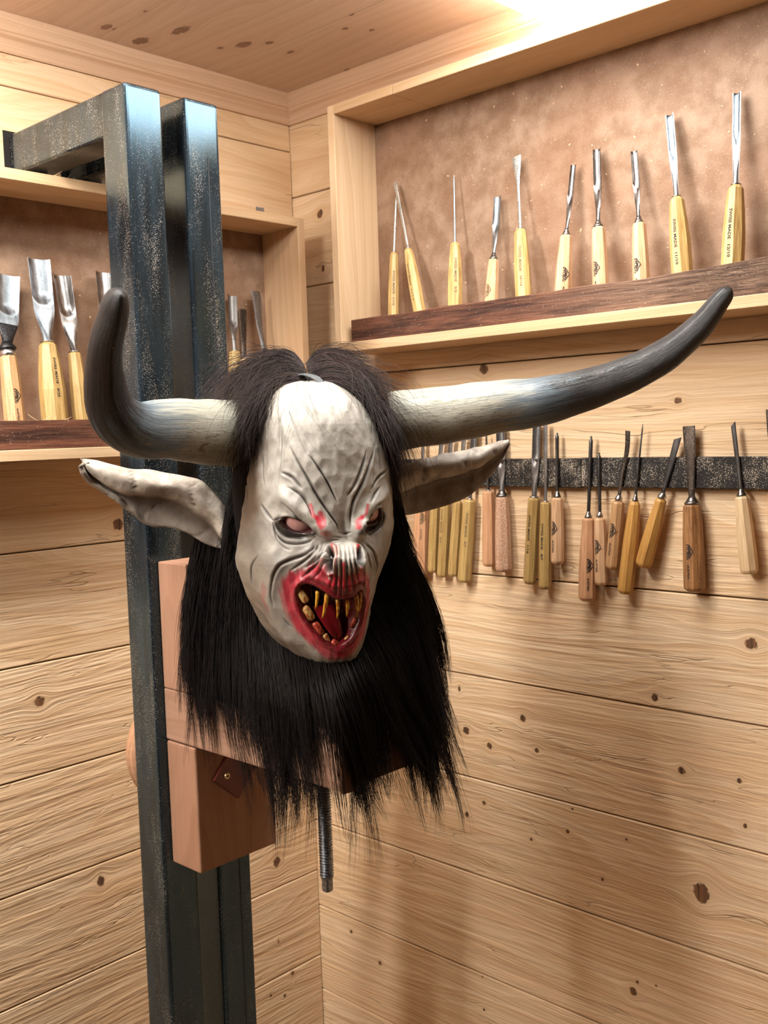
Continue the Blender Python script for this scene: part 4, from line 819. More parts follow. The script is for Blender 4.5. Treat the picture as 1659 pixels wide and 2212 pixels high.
FP = FP + FN * bumps(FP, FN, [[[-15.5, 188.2, -57.8], 38, 28, 10, 28], [[-13.0, 187.0, -85.0], 26, 30, 24, 40], [[-14.6, 185.1, -124.6], 14, 44, 30, 40], [[-31.1, 186.5, -48.6], 12, 10, 8, 22], [[3.9, 189.2, -51.6], 12, 10, 8, 22], [[-110.6, 130.6, 63.5], 6, 12, 12, 12], [[-104.5, 139.2, 57.5], 6, 12, 12, 12], [[-98.0, 147.3, 49.9], 6, 12, 12, 12], [[-91.8, 153.9, 43.8], 6, 12, 12, 12], [[-85.3, 160.1, 36.2], 6, 12, 12, 12], [[-78.6, 165.7, 27.0], 6, 12, 12, 12], [[-71.4, 170.8, 19.3], 6, 12, 12, 12], [[-64.8, 174.8, 11.6], 6, 12, 12, 12], [[-57.9, 178.4, 3.9], 6, 12, 12, 12], [[-50.8, 181.6, -3.8], 6, 12, 12, 12], [[-46.6, 183.2, -8.5], 6, 12, 12, 12], [[-41.1, 185.0, -13.1], 6, 12, 12, 12], [[104.7, 147.9, 60.5], 6, 11, 11, 11], [[91.8, 159.0, 53.0], 6, 11, 11, 11], [[80.0, 167.3, 45.4], 6, 11, 11, 11], [[69.5, 173.3, 39.3], 6, 11, 11, 11], [[60.9, 177.5, 31.6], 6, 11, 11, 11], [[52.0, 181.2, 23.9], 6, 11, 11, 11], [[44.0, 183.9, 16.2], 6, 11, 11, 11], [[37.1, 185.9, 8.5], 6, 11, 11, 11], [[30.2, 187.7, -0.7], 6, 11, 11, 11], [[23.1, 189.0, -8.5], 6, 11, 11, 11], [[20.8, 189.4, -11.6], 6, 11, 11, 11], [[18.4, 189.7, -16.2], 6, 11, 11, 11], [[-7.6, 190.7, -13.1], -10, 10, 22, 12], [[-95.0, 156.2, -5.4], -17, 26, 16, 20], [[65.4, 176.0, 0.8], -18, 20, 18, 22], [[-136.9, 116.4, -51.6], 7, 34, 34, 34], [[54.6, 177.4, -56.2], 6, 24, 24, 24], [[-2.5, 185.2, 124.5], -4, 28, 60, 40], [[-123.9, 72.6, 146.2], -5, 28, 28, 28], [[-26.1, 154.4, 217.7], 5, 60, 60, 60], [[-130.1, 127.9, -69.9], 4, 16, 16, 16], [[-133.0, 120.2, -94.0], 4, 16, 16, 16], [[-135.2, 109.1, -118.9], 4, 16, 16, 16], [[-135.5, 94.0, -144.4], 4, 16, 16, 16], [[-129.7, 92.5, -163.4], 4, 16, 16, 16], [[-123.7, 87.3, -184.2], 4, 16, 16, 16], [[-116.8, 79.6, -205.1], 4, 16, 16, 16], [[-106.4, 87.3, -221.2], 4, 16, 16, 16], [[-95.0, 90.8, -238.2], 4, 16, 16, 16]])[..., None]
FN = grid_normals(FP)
POLY = {"red":[[-48.07,-126.05],[-44.74,-102.83],[-37.66,-89.49],[-28.09,-80.51],[-20.18,-68.42],[-16.44,-66.9],[-13.53,-80.51],[-8.12,-88.0],[-1.87,-83.51],[5.2,-82.01],[18.1,-108.7],[28.51,-147.12],[32.25,-213.24],[15.19,-255.62],[-2.29,-270.95],[-16.02,-275.59],[-32.67,-265.24],[-40.99,-238.22],[-46.82,-215.53],[-50.15,-185.49],[-50.57,-156.69]],"deep":[[-40.99,-138.78],[-36.42,-113.08],[-26.43,-93.96],[-18.1,-101.36],[-10.61,-108.7],[-3.12,-104.3],[7.7,-105.77],[16.86,-142.97],[20.18,-195.43],[8.53,-241.26],[-11.03,-255.62],[-23.51,-246.2],[-32.25,-223.37],[-38.91,-190.5],[-41.83,-164.74]],"nosL":[[-15.61,-56.24],[-14.36,-47.05],[-12.69,-40.9],[-11.86,-47.05],[-12.69,-66.9],[-13.53,-85.01],[-15.19,-74.48]],"nosR":[[2.29,-47.05],[5.62,-45.51],[5.62,-50.11],[2.29,-65.38],[0.62,-72.96],[-0.62,-59.29]],"eyeL":[[-48.49,11.61],[-45.57,17.78],[-40.58,17.78],[-34.75,13.16],[-28.51,3.89],[-24.76,-5.38],[-31.84,-8.48],[-39.33,-5.38],[-44.74,0.8]],"eyeR":[[31.01,23.94],[25.6,28.55],[22.27,20.86],[22.68,8.53],[12.28,0.8],[26.43,-0.74],[31.01,3.89],[32.67,11.61]],"blackL":[[-55.14,11.61],[-53.06,19.32],[-46.4,22.4],[-36.0,23.94],[-26.84,11.61],[-21.43,-6.93],[-22.68,-17.76],[-27.26,-23.94],[-36.83,-25.48],[-45.57,-19.3],[-51.82,-5.38]],"blackR":[[33.09,33.15],[38.5,16.24],[37.66,-0.74],[32.25,-16.21],[22.68,-23.94],[6.45,-19.3],[7.28,-8.48],[11.86,2.35],[21.43,23.94],[25.18,33.15]],"mouth":[[-36.83,-135.98],[-33.92,-115.98],[-27.26,-111.62],[-20.18,-120.31],[-14.77,-133.16],[-10.2,-141.58],[-3.54,-142.97],[2.71,-137.38],[6.87,-128.9],[14.36,-155.33],[16.44,-194.21],[7.28,-221.16],[-3.12,-237.2],[-12.69,-244.24],[-22.27,-236.17],[-28.51,-217.8],[-33.92,-195.43],[-37.25,-166.07]]}
K = 2.9         # units per degree of longitude, so that both axes measure alike
def sdf(name):
    p = smooth_line(POLY[name] + POLY[name][:1], 4)[:-1] * np.array([K, 1.0]); return poly_sdf(np.degrees(GL) * K, GV, p)
red, deep, mouth = sdf('red'), sdf('deep'), sdf('mouth')
EYP = {k: sdf(k) for k in ('eyeL', 'eyeR', 'blackL', 'blackR', 'nosL', 'nosR')}
lonN = np.degrees(GL) * K
def field(fx, fy, seed, n=26):
    r = np.random.RandomState(seed); o = np.zeros(GL.shape)
    for i in range(n):
        a = r.rand() * 6.28; k = .6 + r.rand() * 1.2; o += np.sin(lonN * fx * k * math.cos(a) + GV * fy * k * math.sin(a) + r.rand() * 6.28)
    return o / math.sqrt(n)
disp = np.zeros(GL.shape); dark = np.zeros(GL.shape); side = np.zeros(GL.shape)
for (pts, wd, dp, dk, tp) in [[[[-91.3,135.1,157.0],[-81.0,153.9,123.2],[-68.2,168.0,91.7],[-53.6,177.7,59.0],[-35.1,185.8,27.0],[-22.1,187.4,7.0],[-18.8,186.2,-8.5]],3.4,7,0.8,1],[[[-63.2,165.1,141.1],[-47.5,176.4,113.2],[-31.8,183.5,81.3],[-18.0,188.0,46.9]],3.0,6,0.75,1],[[[83.2,151.1,159.5],[63.2,170.9,123.1],[39.8,182.7,81.4],[17.1,188.3,48.4],[8.9,189.4,20.9],[5.4,193.0,-8.4]],3.4,8,0.85,1],[[[54.4,171.9,145.0],[42.1,179.4,116.0],[23.7,185.5,82.8],[4.1,188.4,59.0]],3.0,6,0.75,1],[[[-109.1,123.2,109.0],[-95.0,144.5,99.0],[-80.3,160.8,77.0]],3.0,6,0.8,1],[[[-103.5,141.3,80.2],[-86.0,159.7,66.7],[-74.5,172.2,47.1],[-70.5,184.5,22.9]],3.0,6,0.8,1],[[[-116.0,140.1,47.7],[-101.9,156.7,32.3],[-82.5,163.3,11.6],[-64.0,181.3,-11.4],[-48.7,191.7,-22.4]],3.2,5,0.7,1],[[[-140.3,78.1,43.8],[-136.2,95.6,28.6],[-126.7,116.9,11.6]],3.2,5,0.8,1],[[[116.7,131.2,106.1],[84.8,162.2,91.7],[61.4,176.2,69.5]],2.8,6,0.8,1],[[[87.2,163.3,72.6],[68.4,176.8,57.6],[55.0,185.9,40.9]],2.6,5,0.6,1],[[[96.4,165.1,44.1],[73.1,183.2,36.4],[59.5,187.1,27.1]],2.6,4,0.6,1],[[[-61.4,180.4,-19.2],[-67.6,177.2,-42.5],[-84.5,168.6,-54.7],[-111.6,151.7,-65.3],[-129.5,141.2,-76.7],[-137.8,126.0,-101.2],[-138.2,108.4,-134.7],[-132.1,104.4,-161.2]],3.2,6,0.75,1],[[[-58.0,184.6,-20.7],[-61.2,181.4,-41.0],[-75.1,177.8,-56.3],[-92.7,164.1,-73.1],[-108.4,151.9,-85.3]],2.6,5,0.6,1],[[[-50.2,186.5,-30.2],[-56.8,190.4,-45.8],[-68.2,187.3,-59.5],[-77.6,177.1,-71.6]],2.2,4,0.55,1],[[[20.7,199.2,-25.9],[45.3,189.6,-46.1],[63.5,179.8,-67.8],[75.4,159.8,-95.9],[64.6,165.6,-113.7]],3.0,6,0.75,1],[[[28.1,193.6,-38.2],[38.5,200.8,-63.7],[52.4,182.3,-98.0]],2.6,4,0.6,1],[[[-157.2,91.9,-58.5],[-162.8,74.1,-76.2],[-161.6,57.6,-100.0],[-157.9,50.6,-120.3]],2.6,5,0.6,1],[[[-18.9,186.4,-13.2],[-2.8,184.4,-16.2],[6.7,195.1,-13.1]],2.2,4,0.6,1],[[[-37.8,195.3,-17.7],[-14.5,186.7,-23.8],[6.7,194.3,-22.4]],2.0,3,0.5,1],[[[-46.2,191.7,-24.1],[-22.1,190.2,-27.1],[0.6,190.5,-27.0]],2.0,3,0.4,1],[[[-142.8,-12.6,97.5],[-149.1,13.4,59.0],[-155.8,13.5,17.8],[-162.3,18.3,-20.8]],3,4,0.35,1],[[[-126.8,40.9,152.4],[-129.1,61.7,121.1],[-132.9,86.3,74.0]],2.4,2,0.2,1],[[[-114.6,111.6,-184.9],[-104.4,115.6,-200.6],[-97.5,122.0,-206.4]],2.0,3,0.6,1],[[[-128.3,114.9,11.6],[-126.6,122.6,-11.6],[-114.7,138.2,-28.7],[-94.2,152.8,-33.4],[-72.9,166.8,-28.6],[-62.4,179.8,-17.7]],2.6,5,0.95,1],[[[-124.6,119.8,8.4],[-119.7,125.9,-5.7],[-105.1,137.5,-18.4],[-83.5,151.0,-20.0],[-67.4,171.6,-13.2]],3.2,4,1.0,1],[[[-119.1,125.2,9.8],[-111.0,130.3,0.1],[-94.7,138.1,-8.1],[-74.7,157.1,-12.2],[-66.3,178.1,-8.4]],3.2,3,1.0,1],[[[-127.3,115.9,13.1],[-113.7,131.2,19.1],[-95.1,151.6,19.2],[-78.8,170.5,10.2],[-64.3,182.1,-9.8]],3.4,3,0.9,1],[[[-127.4,118.0,0.8],[-126.6,126.4,-20.7],[-117.1,142.0,-39.2],[-104.0,152.6,-45.5]],2.0,3,0.5,1],[[[92.9,158.3,27.0],[96.6,153.3,6.9],[86.3,157.6,-11.6],[63.3,166.9,-20.7],[25.3,203.7,-19.4]],3.4,5,0.95,1],[[[87.4,157.0,11.5],[78.0,157.8,-5.5],[55.0,167.0,-13.2],[20.6,207.8,-11.3]],4.0,4,1.0,1],[[[84.2,156.7,0.7],[68.7,159.7,-10.2],[29.8,206.3,-6.7]],4.0,3,1.0,1],[[[90.3,160.9,28.5],[67.4,180.2,27.1],[51.9,184.5,14.7],[40.4,193.8,2.5]],3.0,3,0.9,1],[[[-39.5,203.6,-41.7],[-50.1,220.0,-54.8],[-52.7,221.3,-70.3],[-49.6,222.0,-85.6]],10,20,1.0,1],[[[15.1,211.6,-46.9],[5.4,240.7,-57.8],[2.4,246.9,-73.2]],8,15,1.0,1],[[[-42.2,197.8,-39.9],[-54.2,203.1,-50.9],[-65.4,193.6,-69.0],[-78.1,176.2,-87.1],[-88.6,165.4,-98.8]],3.1,7,0.92,1],[[[-38.7,195.2,-36.7],[-54.5,213.0,-57.5],[-61.0,201.8,-80.3],[-69.7,184.9,-99.3]],3.1,7,0.92,1],[[[-36.4,202.0,-40.1],[-47.2,233.5,-63.2],[-46.5,222.7,-91.6],[-45.9,206.4,-120.3]],3.1,7,0.92,1],[[[-27.5,198.0,-36.8],[-42.0,240.9,-62.1],[-39.6,228.4,-94.7],[-34.0,206.7,-134.4]],3.1,7,0.92,1],[[[-20.0,199.8,-38.4],[-36.0,245.1,-62.5],[-32.5,233.8,-94.8],[-24.6,207.9,-138.4]],3.1,7,0.92,1],[[[-9.6,199.3,-38.4],[-25.9,245.7,-61.1],[-23.6,239.6,-91.9],[-15.6,211.2,-135.6]],3.1,7,0.92,1],[[[-3.3,203.1,-40.1],[-17.5,245.7,-61.1],[-14.0,242.7,-88.9],[-2.1,215.2,-127.2]],3.1,7,0.92,1],[[[5.7,203.1,-40.2],[-9.2,246.6,-61.2],[-4.1,242.3,-87.3],[7.7,215.1,-121.5]],3.1,7,0.92,1],[[[-48.1,194.2,-41.3],[-59.8,197.3,-53.7],[-68.8,187.6,-65.8],[-83.3,171.4,-79.3]],3.1,7,0.92,1],[[[24.9,206.4,-49.8],[15.4,234.4,-71.1],[22.9,214.5,-98.5],[22.2,205.2,-124.3]],3.1,7,0.92,1]]:
    sp = smooth_line(pts, 4); d, pos = seg_dist(FP, sp)
    tap = np.clip(np.sin(np.pi * np.clip(pos * .92 + .04, 0, 1)), .12, 1) ** .6
    gsh = np.exp(-(d / (wd * .8 * tap)) ** 2)
    disp -= dp * .85 * tap * gsh
    disp += dp * .16 * np.exp(-((d - wd * 2.1) / (wd * 1.1)) ** 2) * tap
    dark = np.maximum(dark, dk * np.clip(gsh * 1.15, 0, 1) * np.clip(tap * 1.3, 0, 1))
# lips, cavity
disp += 3 * np.exp(-((deep - 2) / 6) ** 2) * sstep(-26, -6, deep)
disp += 2.5 * np.exp(-((mouth + 4) / 4.5) ** 2)
disp -= 46 * sstep(0, 9, mouth)
for e_ in ('eyeL', 'eyeR'): disp -= 13 * sstep(-1.5, 4, EYP[e_]); disp += 3.5 * np.exp(-((EYP[e_] + 5) / 3.5) ** 2)
for e_ in ('nosL', 'nosR'): disp -= 22 * sstep(-2.0, 3.5, EYP[e_]); disp += 4 * np.exp(-((EYP[e_] + 4) / 3) ** 2)
disp += field(.16, .16, 5) * .5 * (mouth < 0)
# gouge facets: shallow scallops
r = np.random.RandomState(11); sc = np.full(GL.shape, 1e9)
cen = np.stack([r.uniform(-310, 310, 520), r.uniform(-314, 296, 520)], -1)
for (a, b) in cen:
    dx, dy = (lonN - a) * .95, (GV - b) * .8; sc = np.minimum(sc, dx * dx + dy * dy)
disp += np.minimum(1.5, sc / 260.0) * (mouth < -2)
FP2 = FP + FN * disp[..., None]
# paint
base = np.array((0.385, 0.365, 0.325)); grey = np.array((0.175, 0.16, 0.148))
col = base[None, None] * np.ones(GL.shape + (1,))
m = sstep(-.6, 1.3, field(.022, .022, 21) * .8 + field(.07, .07, 22) * .35 - GV / 260.0 + .1)
col = col + (grey - base) * (m * .60)[..., None]
gloss = np.zeros(GL.shape)
def paint(mask, c):
    global col
    col = col + (np.array(c) - col) * np.clip(mask, 0, 1)[..., None]
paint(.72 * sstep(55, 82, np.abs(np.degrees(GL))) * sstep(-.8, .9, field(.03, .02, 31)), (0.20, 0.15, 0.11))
streak = field(.20, .035, 41) * .5 + field(.5, .06, 42) * .5
redm = sstep(-7, 9, red + streak * 5)
low = sstep(-200, -290, GV)
paint(redm * (.93 - .40 * low * sstep(-.2, 1.0, streak)), (0.40, 0.008, 0.034))
paint(redm * .5 * sstep(.2, 1.2, streak), (0.16, 0.004, 0.012))
paint(redm * .28 * sstep(.6, 1.5, -streak), (0.50, 0.16, 0.15))
deepm = sstep(-4, 10, deep + streak * 3)
paint(deepm * .80, (0.12, 0.003, 0.007))
paint(sstep(-5, 3, mouth), (0.10, 0.0035, 0.006)); paint(sstep(4, 16, mouth), (0.045, 0.002, 0.004))
gloss = np.maximum(gloss, np.maximum(redm * .35, deepm * .8))
ribs = sstep(-250, -60, GV) * 0
for (pts, wd, al, ci) in [[[[-70.4,174.3,44.1],[-69.2,182.6,27.5],[-62.5,187.4,18.2]],5,0.75,0],[[[-52.6,183.7,25.6],[-50.8,190.7,11.9],[-55.9,196.2,2.9],[-57.5,188.3,16.6]],7,0.8,0],[[[-62.0,186.7,19.7],[-58.7,193.2,7.5]],5,0.7,0],[[[-52.9,197.8,-11.1],[-40.7,197.2,-14.5]],7,0.45,0],[[[47.6,187.0,37.8],[41.4,192.7,22.5],[31.7,195.2,14.8]],4,0.8,0],[[[30.4,195.0,14.8],[22.3,200.1,4.1],[18.9,204.5,-3.6]],6,0.85,0],[[[19.3,196.6,7.1],[25.6,196.6,10.2]],5,0.6,0],[[[-35.1,196.8,-36.8],[-40.6,220.5,-48.8],[-45.8,233.2,-78.5],[-42.5,214.8,-110.4]],4.2,0.95,0],[[[-28.5,203.7,-40.2],[-41.3,238.1,-57.4],[-40.3,231.4,-90.3]],2.4,0.8,0],[[[-33.0,247.4,-68.6],[-30.1,238.6,-90.4],[-22.3,218.9,-121.8]],4.2,0.95,0],[[[14.4,202.8,-41.7],[2.3,239.9,-56.2],[2.3,243.5,-81.6],[6.0,227.0,-101.6]],4.2,0.95,0],[[[-57.7,207.3,-61.8],[-58.2,207.3,-80.5],[-51.8,209.0,-101.5]],3.5,0.9,0],[[[-36.9,239.3,-84.6],[-29.8,219.0,-117.6]],3.0,0.8,0],[[[-12.8,249.7,-73.4],[-0.8,226.5,-107.5]],3.0,0.8,0],[[[-48.8,219.3,-91.5],[-45.1,208.5,-117.5]],4,0.8,0],[[[-18.8,240.4,-91.9],[-9.3,218.9,-123.0]],4,0.8,0],[[[-147.1,93.8,-122.8],[-143.6,83.9,-150.1],[-136.6,86.4,-172.3]],9,0.28,0],[[[-146.5,69.0,-144.8],[-139.8,86.6,-162.8]],7,0.2,0],[[[-33.8,203.0,-40.2],[-44.0,234.9,-57.2],[-45.1,230.3,-84.4]],3.2,0.62,1],[[[-24.5,203.4,-40.2],[-39.1,243.5,-62.3],[-37.5,233.9,-90.4]],3.2,0.62,1],[[[-15.0,202.2,-40.1],[-30.9,245.6,-61.0]],3.2,0.62,1],[[[-8.7,205.9,-41.9],[-22.7,247.2,-64.2],[-19.0,242.5,-89.0]],3.2,0.62,1],[[[-0.7,206.8,-41.9],[-14.3,247.6,-64.3],[-10.8,243.6,-87.4]],3.2,0.62,1],[[[7.2,209.6,-43.6],[-4.2,248.1,-64.4],[0.7,240.3,-87.3]],3.2,0.62,1],[[[-46.8,198.9,-43.1],[-56.5,209.0,-58.8],[-61.1,201.9,-77.3]],3.2,0.62,1],[[[-52.7,221.0,-73.3],[-50.0,213.0,-98.7]],3.2,0.62,1],[[[-24.5,195.8,-35.1],[-8.1,194.7,-35.0],[12.9,199.2,-38.4]],3.2,0.62,1],[[[-42.4,209.1,-45.1],[-50.9,222.7,-58.0],[-51.7,223.3,-73.4],[-49.8,222.6,-84.1]],4.5,1.0,2],[[[12.9,217.7,-48.8],[3.9,243.4,-59.5],[2.4,247.1,-71.7]],3.6,1.0,2]]:
    d, pos = seg_dist(FP, smooth_line(pts, 4))
    mk = al * sstep(wd * 1.25, wd * .45, d + streak * wd * .35); paint(mk, (0.44, 0.006, 0.028) if ci == 0 else (0.50, 0.45, 0.38) if ci == 1 else (0.02, 0.013, 0.012)); gloss = np.maximum(gloss, mk * .6)
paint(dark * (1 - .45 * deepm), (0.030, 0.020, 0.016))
# black rings round the eyes
EYES = [[[-68.1, 115.9, 18.2], 40.0], [[61.7, 133.9, 26.6], 34.0]]
for k_ in ('blackL', 'blackR'):
    mk = sstep(-5, 6, EYP[k_] + streak * 1.2); paint(.93 * mk, (0.018, 0.014, 0.014)); gloss = np.maximum(gloss, .75 * mk)
for k_ in ('nosL', 'nosR'): paint(sstep(-2.5, .5, EYP[k_]), (0.012, 0.009, 0.009))
for k_ in ('eyeL', 'eyeR'): paint(sstep(-5, -1, EYP[k_]) * .9, (0.05, 0.006, 0.01))
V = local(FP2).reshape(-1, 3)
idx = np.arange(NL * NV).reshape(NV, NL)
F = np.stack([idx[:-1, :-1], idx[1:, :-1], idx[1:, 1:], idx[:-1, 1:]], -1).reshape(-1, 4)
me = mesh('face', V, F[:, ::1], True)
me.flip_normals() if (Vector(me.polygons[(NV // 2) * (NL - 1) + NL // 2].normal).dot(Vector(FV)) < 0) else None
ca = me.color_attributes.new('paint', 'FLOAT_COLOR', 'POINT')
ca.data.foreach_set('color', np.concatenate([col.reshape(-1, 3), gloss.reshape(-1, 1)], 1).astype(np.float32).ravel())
def face_paint():
    t = NT('painted_carved_wood'); at = t.n('ShaderNodeAttribute', attribute_name='paint'); P = t.pos()
    nz = t.noise(P, 240.0, 3.0, 0.6); n2 = t.noise(P, 900.0, 2.0, 0.6)
    c = t.mix(t.ramp(nz, 0.45, 0.75, 0.0, 0.22), at.outputs['Color'], (0.20, 0.16, 0.13))
    n3 = t.noise(P, 60.0, 3.0, 0.6)
    c = t.mix(t.math('MULTIPLY', t.ramp(n3, 0.52, 0.72, 0.0, 0.16), t.math('SUBTRACT', 1.0, at.outputs['Alpha'])), c, (0.25, 0.21, 0.18))
    h = t.math('ADD', t.math('MULTIPLY', nz, 0.8), t.math('MULTIPLY', n2, 0.3))
    r_ = t.math('MULTIPLY_ADD', at.outputs['Alpha'], -0.30, 0.50)
    return t.done(c, r_, None, t.bump(h, 0.3, 0.0012), 0.5)
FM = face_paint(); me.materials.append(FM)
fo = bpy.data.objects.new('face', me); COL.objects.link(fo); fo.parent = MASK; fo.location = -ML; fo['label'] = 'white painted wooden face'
md = fo.modifiers.new('thickness', 'SOLIDIFY'); md.thickness = 0.004; md.offset = -1.0; md.use_quality_normals = False
# eyes
def eye_mat():
    t = NT('bloodshot_eye'); P = t.pos(); n1 = t.noise(P, 420.0, 3.0, 0.7, 1.5); n2 = t.noise(P, 90.0, 2.0)
    v = t.ramp(t.math('ABSOLUTE', t.math('SUBTRACT', n1, 0.5)), 0.0, 0.03, 0.6, 0.0)
    return t.done(t.mix(v, t.mix(n2, (0.78, 0.52, 0.49), (0.62, 0.32, 0.31)), (0.30, 0.02, 0.03)), 0.16)
EM = eye_mat()
def uv_sphere(c, r, n=24, m=14):
    rings = []
    for i in range(m + 1):
        a = PI * i / m; rr = max(1e-5, r * math.sin(a)); rings.append([(c[0] + rr * math.cos(2 * PI * k / n), c[1] + rr * math.sin(2 * PI * k / n), c[2] + r * math.cos(a)) for k in range(n)])
    return loft(rings)
for c, rad in EYES:
    w_ = local(np.array(c)[None])[0]; V, F = uv_sphere(w_, rad * UNIT); mlink('eye', V, F, EM, True, None, 'pink bloodshot eyeball')
# teeth and tongue
TM = []
for nm, c1, c2 in (('yellow_fang', (0.62, 0.33, 0.03), (0.28, 0.05, 0.012)), ('gold_tooth', (0.62, 0.42, 0.16), (0.30, 0.05, 0.015)), ('bloody_tooth', (0.50, 0.09, 0.05), (0.16, 0.006, 0.008))):
    t = NT(nm); nz = t.noise(t.vec('MULTIPLY', t.pos(), (260.0, 260.0, 120.0)), 1.0, 3.0, 0.6)
    TM.append(t.done(t.mix(t.ramp(nz, 0.42, 0.66), c1, c2), 0.22, None, t.bump(nz, 0.4, 0.001)))
for (a, b, wd, kind, ci) in [[[-63.8, 180.0, -127.1], [-66.7, 167.2, -165.3], 3.7, "fang", 0], [[-48.1, 191.5, -134.3], [-53.9, 169.8, -184.7], 4.4, "fang", 0], [[-28.7, 196.7, -145.3], [-26.5, 181.4, -185.9], 3.3, "fang", 0], [[-8.3, 199.1, -146.5], [-8.0, 185.6, -182.1], 3.7, "fang", 0], [[10.0, 199.6, -138.2], [17.2, 180.4, -187.0], 4.4, "fang", 0], [[19.8, 199.0, -128.5], [22.6, 180.9, -176.9], 3.0, "fang", 0], [[-91.6, 147.0, -126.5], [-77.7, 153.9, -151.8], 9.0, "molar", 0], [[-81.1, 148.5, -159.8], [-66.2, 152.1, -188.3], 9.0, "molar", 1], [[-63.2, 152.8, -193.3], [-48.2, 155.6, -220.1], 8.4, "molar", 2], [[-44.6, 158.2, -217.9], [-36.2, 156.9, -240.3], 6.7, "molar", 0], [[-30.3, 161.9, -233.1], [-15.7, 163.1, -247.2], 7.4, "molar", 2], [[-10.9, 164.9, -244.3], [7.7, 168.2, -226.7], 5.7, "molar", 0], [[9.6, 170.1, -209.9], [19.1, 171.0, -189.5], 5.0, "molar", 2]]:
    A, B_ = local(np.array(a)[None])[0], local(np.array(b)[None])[0]; wd *= UNIT * 1.15
    ax = B_ - A; Ln = np.linalg.norm(ax); ax /= Ln; n1 = FV - ax * (FV @ ax); n1 /= np.linalg.norm(n1); n2 = np.cross(ax, n1); rings = []
    if kind == 'fang':
        for s in np.linspace(0, 1, 12):
            r_ = wd * (1.0 - .10 * (1 - s)) * (1 - s ** 1.7) ** .75 + .0002; cc = A + ax * Ln * s + n1 * (.0035 * math.sin(s * 2.6))
            rings.append([tuple(cc + n1 * r_ * math.cos(2 * PI * k / 12) + n2 * r_ * math.sin(2 * PI * k / 12)) for k in range(12)])
        V, F = loft(rings); mlink('fang', V, F, TM[0])
    else:
        for s, k_ in ((0, .5), (.06, .78), (.18, .96), (.5, 1.0), (.82, .96), (.94, .78), (1, .5)):
            cc = A + ax * Ln * s; ring = []
            for k in range(16):
                an = 2 * PI * k / 16; q = 1 / (abs(math.cos(an)) ** 3.2 + abs(math.sin(an)) ** 3.2) ** (1 / 3.2)
                ring.append(tuple(cc + n1 * wd * .85 * k_ * q * math.cos(an) + n2 * wd * .80 * k_ * q * math.sin(an)))
            rings.append(ring)
        V, F = loft(rings); mlink('molar', V, F, TM[(1, 1, 2)[ci]] if ci else TM[1])
tg = smooth_line([[-41.0, 149.4, -161.4], [-34.4, 156.6, -180.9], [-27.5, 161.2, -200.5], [-21.7, 162.4, -217.9], [-16.6, 162.1, -234.2]], 4); rings = []; n = len(tg) - 1
for i, p in enumerate(tg):
    s = i / n; w_ = 24 * (1 - s ** 1.8) ** .7 + .6; th = 7 * (1 - .7 * s)
    ring = []
    for k in range(16):
        an = 2 * PI * k / 16; x = math.cos(an) * w_; y = math.sin(an) * th - (2.5 * math.exp(-(x / 4) ** 2) if math.sin(an) > 0 else 0)
        ring.append(p + np.array((x * .97 + y * .1, y, 0)))
    rings.append([tuple(q) for q in local(np.array(ring))])
V, F = loft(rings); tt = NT('wet_tongue'); mlink('tongue', V, F, tt.done((0.20, 0.006, 0.012), 0.12), True, None, 'glossy pointed dark red tongue')
# horns
def horn_mat():
    t = NT('bull_horn'); at = t.n('ShaderNodeAttribute', attribute_name='along'); s = at.outputs['Fac']; uvw = t.n('ShaderNodeAttribute', attribute_name='hcoord').outputs['Vector']
    a = t.noise(t.vec('MULTIPLY', uvw, (5.0, 3.0, 1.0)), 1.0, 3.0, 0.6, 0.4)
    fib = t.noise(t.vec('MULTIPLY', uvw, (9.0, 26.0, 1.0)), 1.0, 4.0, 0.65, 0.3)
    fl = t.noise(t.vec('MULTIPLY', uvw, (30.0, 9.0, 1.0)), 1.0, 3.0, 0.65, 0.8)
    sc = t.noise(t.vec('MULTIPLY', uvw, (70.0, 60.0, 1.0)), 1.0, 2.0, 0.6)
    k = t.math('ADD', s, t.math('ADD', t.math('MULTIPLY', t.math('SUBTRACT', a, 0.5), 0.28), t.math('MULTIPLY', t.math('SUBTRACT', fib, 0.5), 0.25)))
    ivory = t.mix(t.ramp(a, 0.35, 0.7), (0.46, 0.45, 0.375), (0.31, 0.32, 0.275))
    ivory = t.mix(t.ramp(fib, 0.46, 0.64, 0, 0.75), ivory, (0.20, 0.185, 0.14))
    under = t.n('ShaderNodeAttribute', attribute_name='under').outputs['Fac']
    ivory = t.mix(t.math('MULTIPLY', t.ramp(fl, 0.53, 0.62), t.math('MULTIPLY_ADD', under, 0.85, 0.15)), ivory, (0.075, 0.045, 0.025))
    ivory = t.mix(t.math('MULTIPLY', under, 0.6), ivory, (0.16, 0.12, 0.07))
    blue = t.mix(fib, (0.05, 0.075, 0.10), (0.16, 0.22, 0.27))
    c = t.mix(t.ramp(k, 0.24, 0.42), ivory, blue)
    c = t.mix(t.ramp(k, 0.36, 0.52), c, t.mix(t.ramp(fib, 0.44, 0.66), (0.006, 0.005, 0.006), (0.036, 0.031, 0.031)))
    c = t.mix(t.ramp(sc, 0.66, 0.72, 0, 0.5), c, (0.35, 0.30, 0.25))
    h = t.math('ADD', fib, t.math('MULTIPLY', fl, 0.6))
    return t.done(c, t.math('MULTIPLY_ADD', fib, 0.25, 0.24), None, t.bump(h, 0.6, 0.0016), 0.38)
HM = horn_mat()
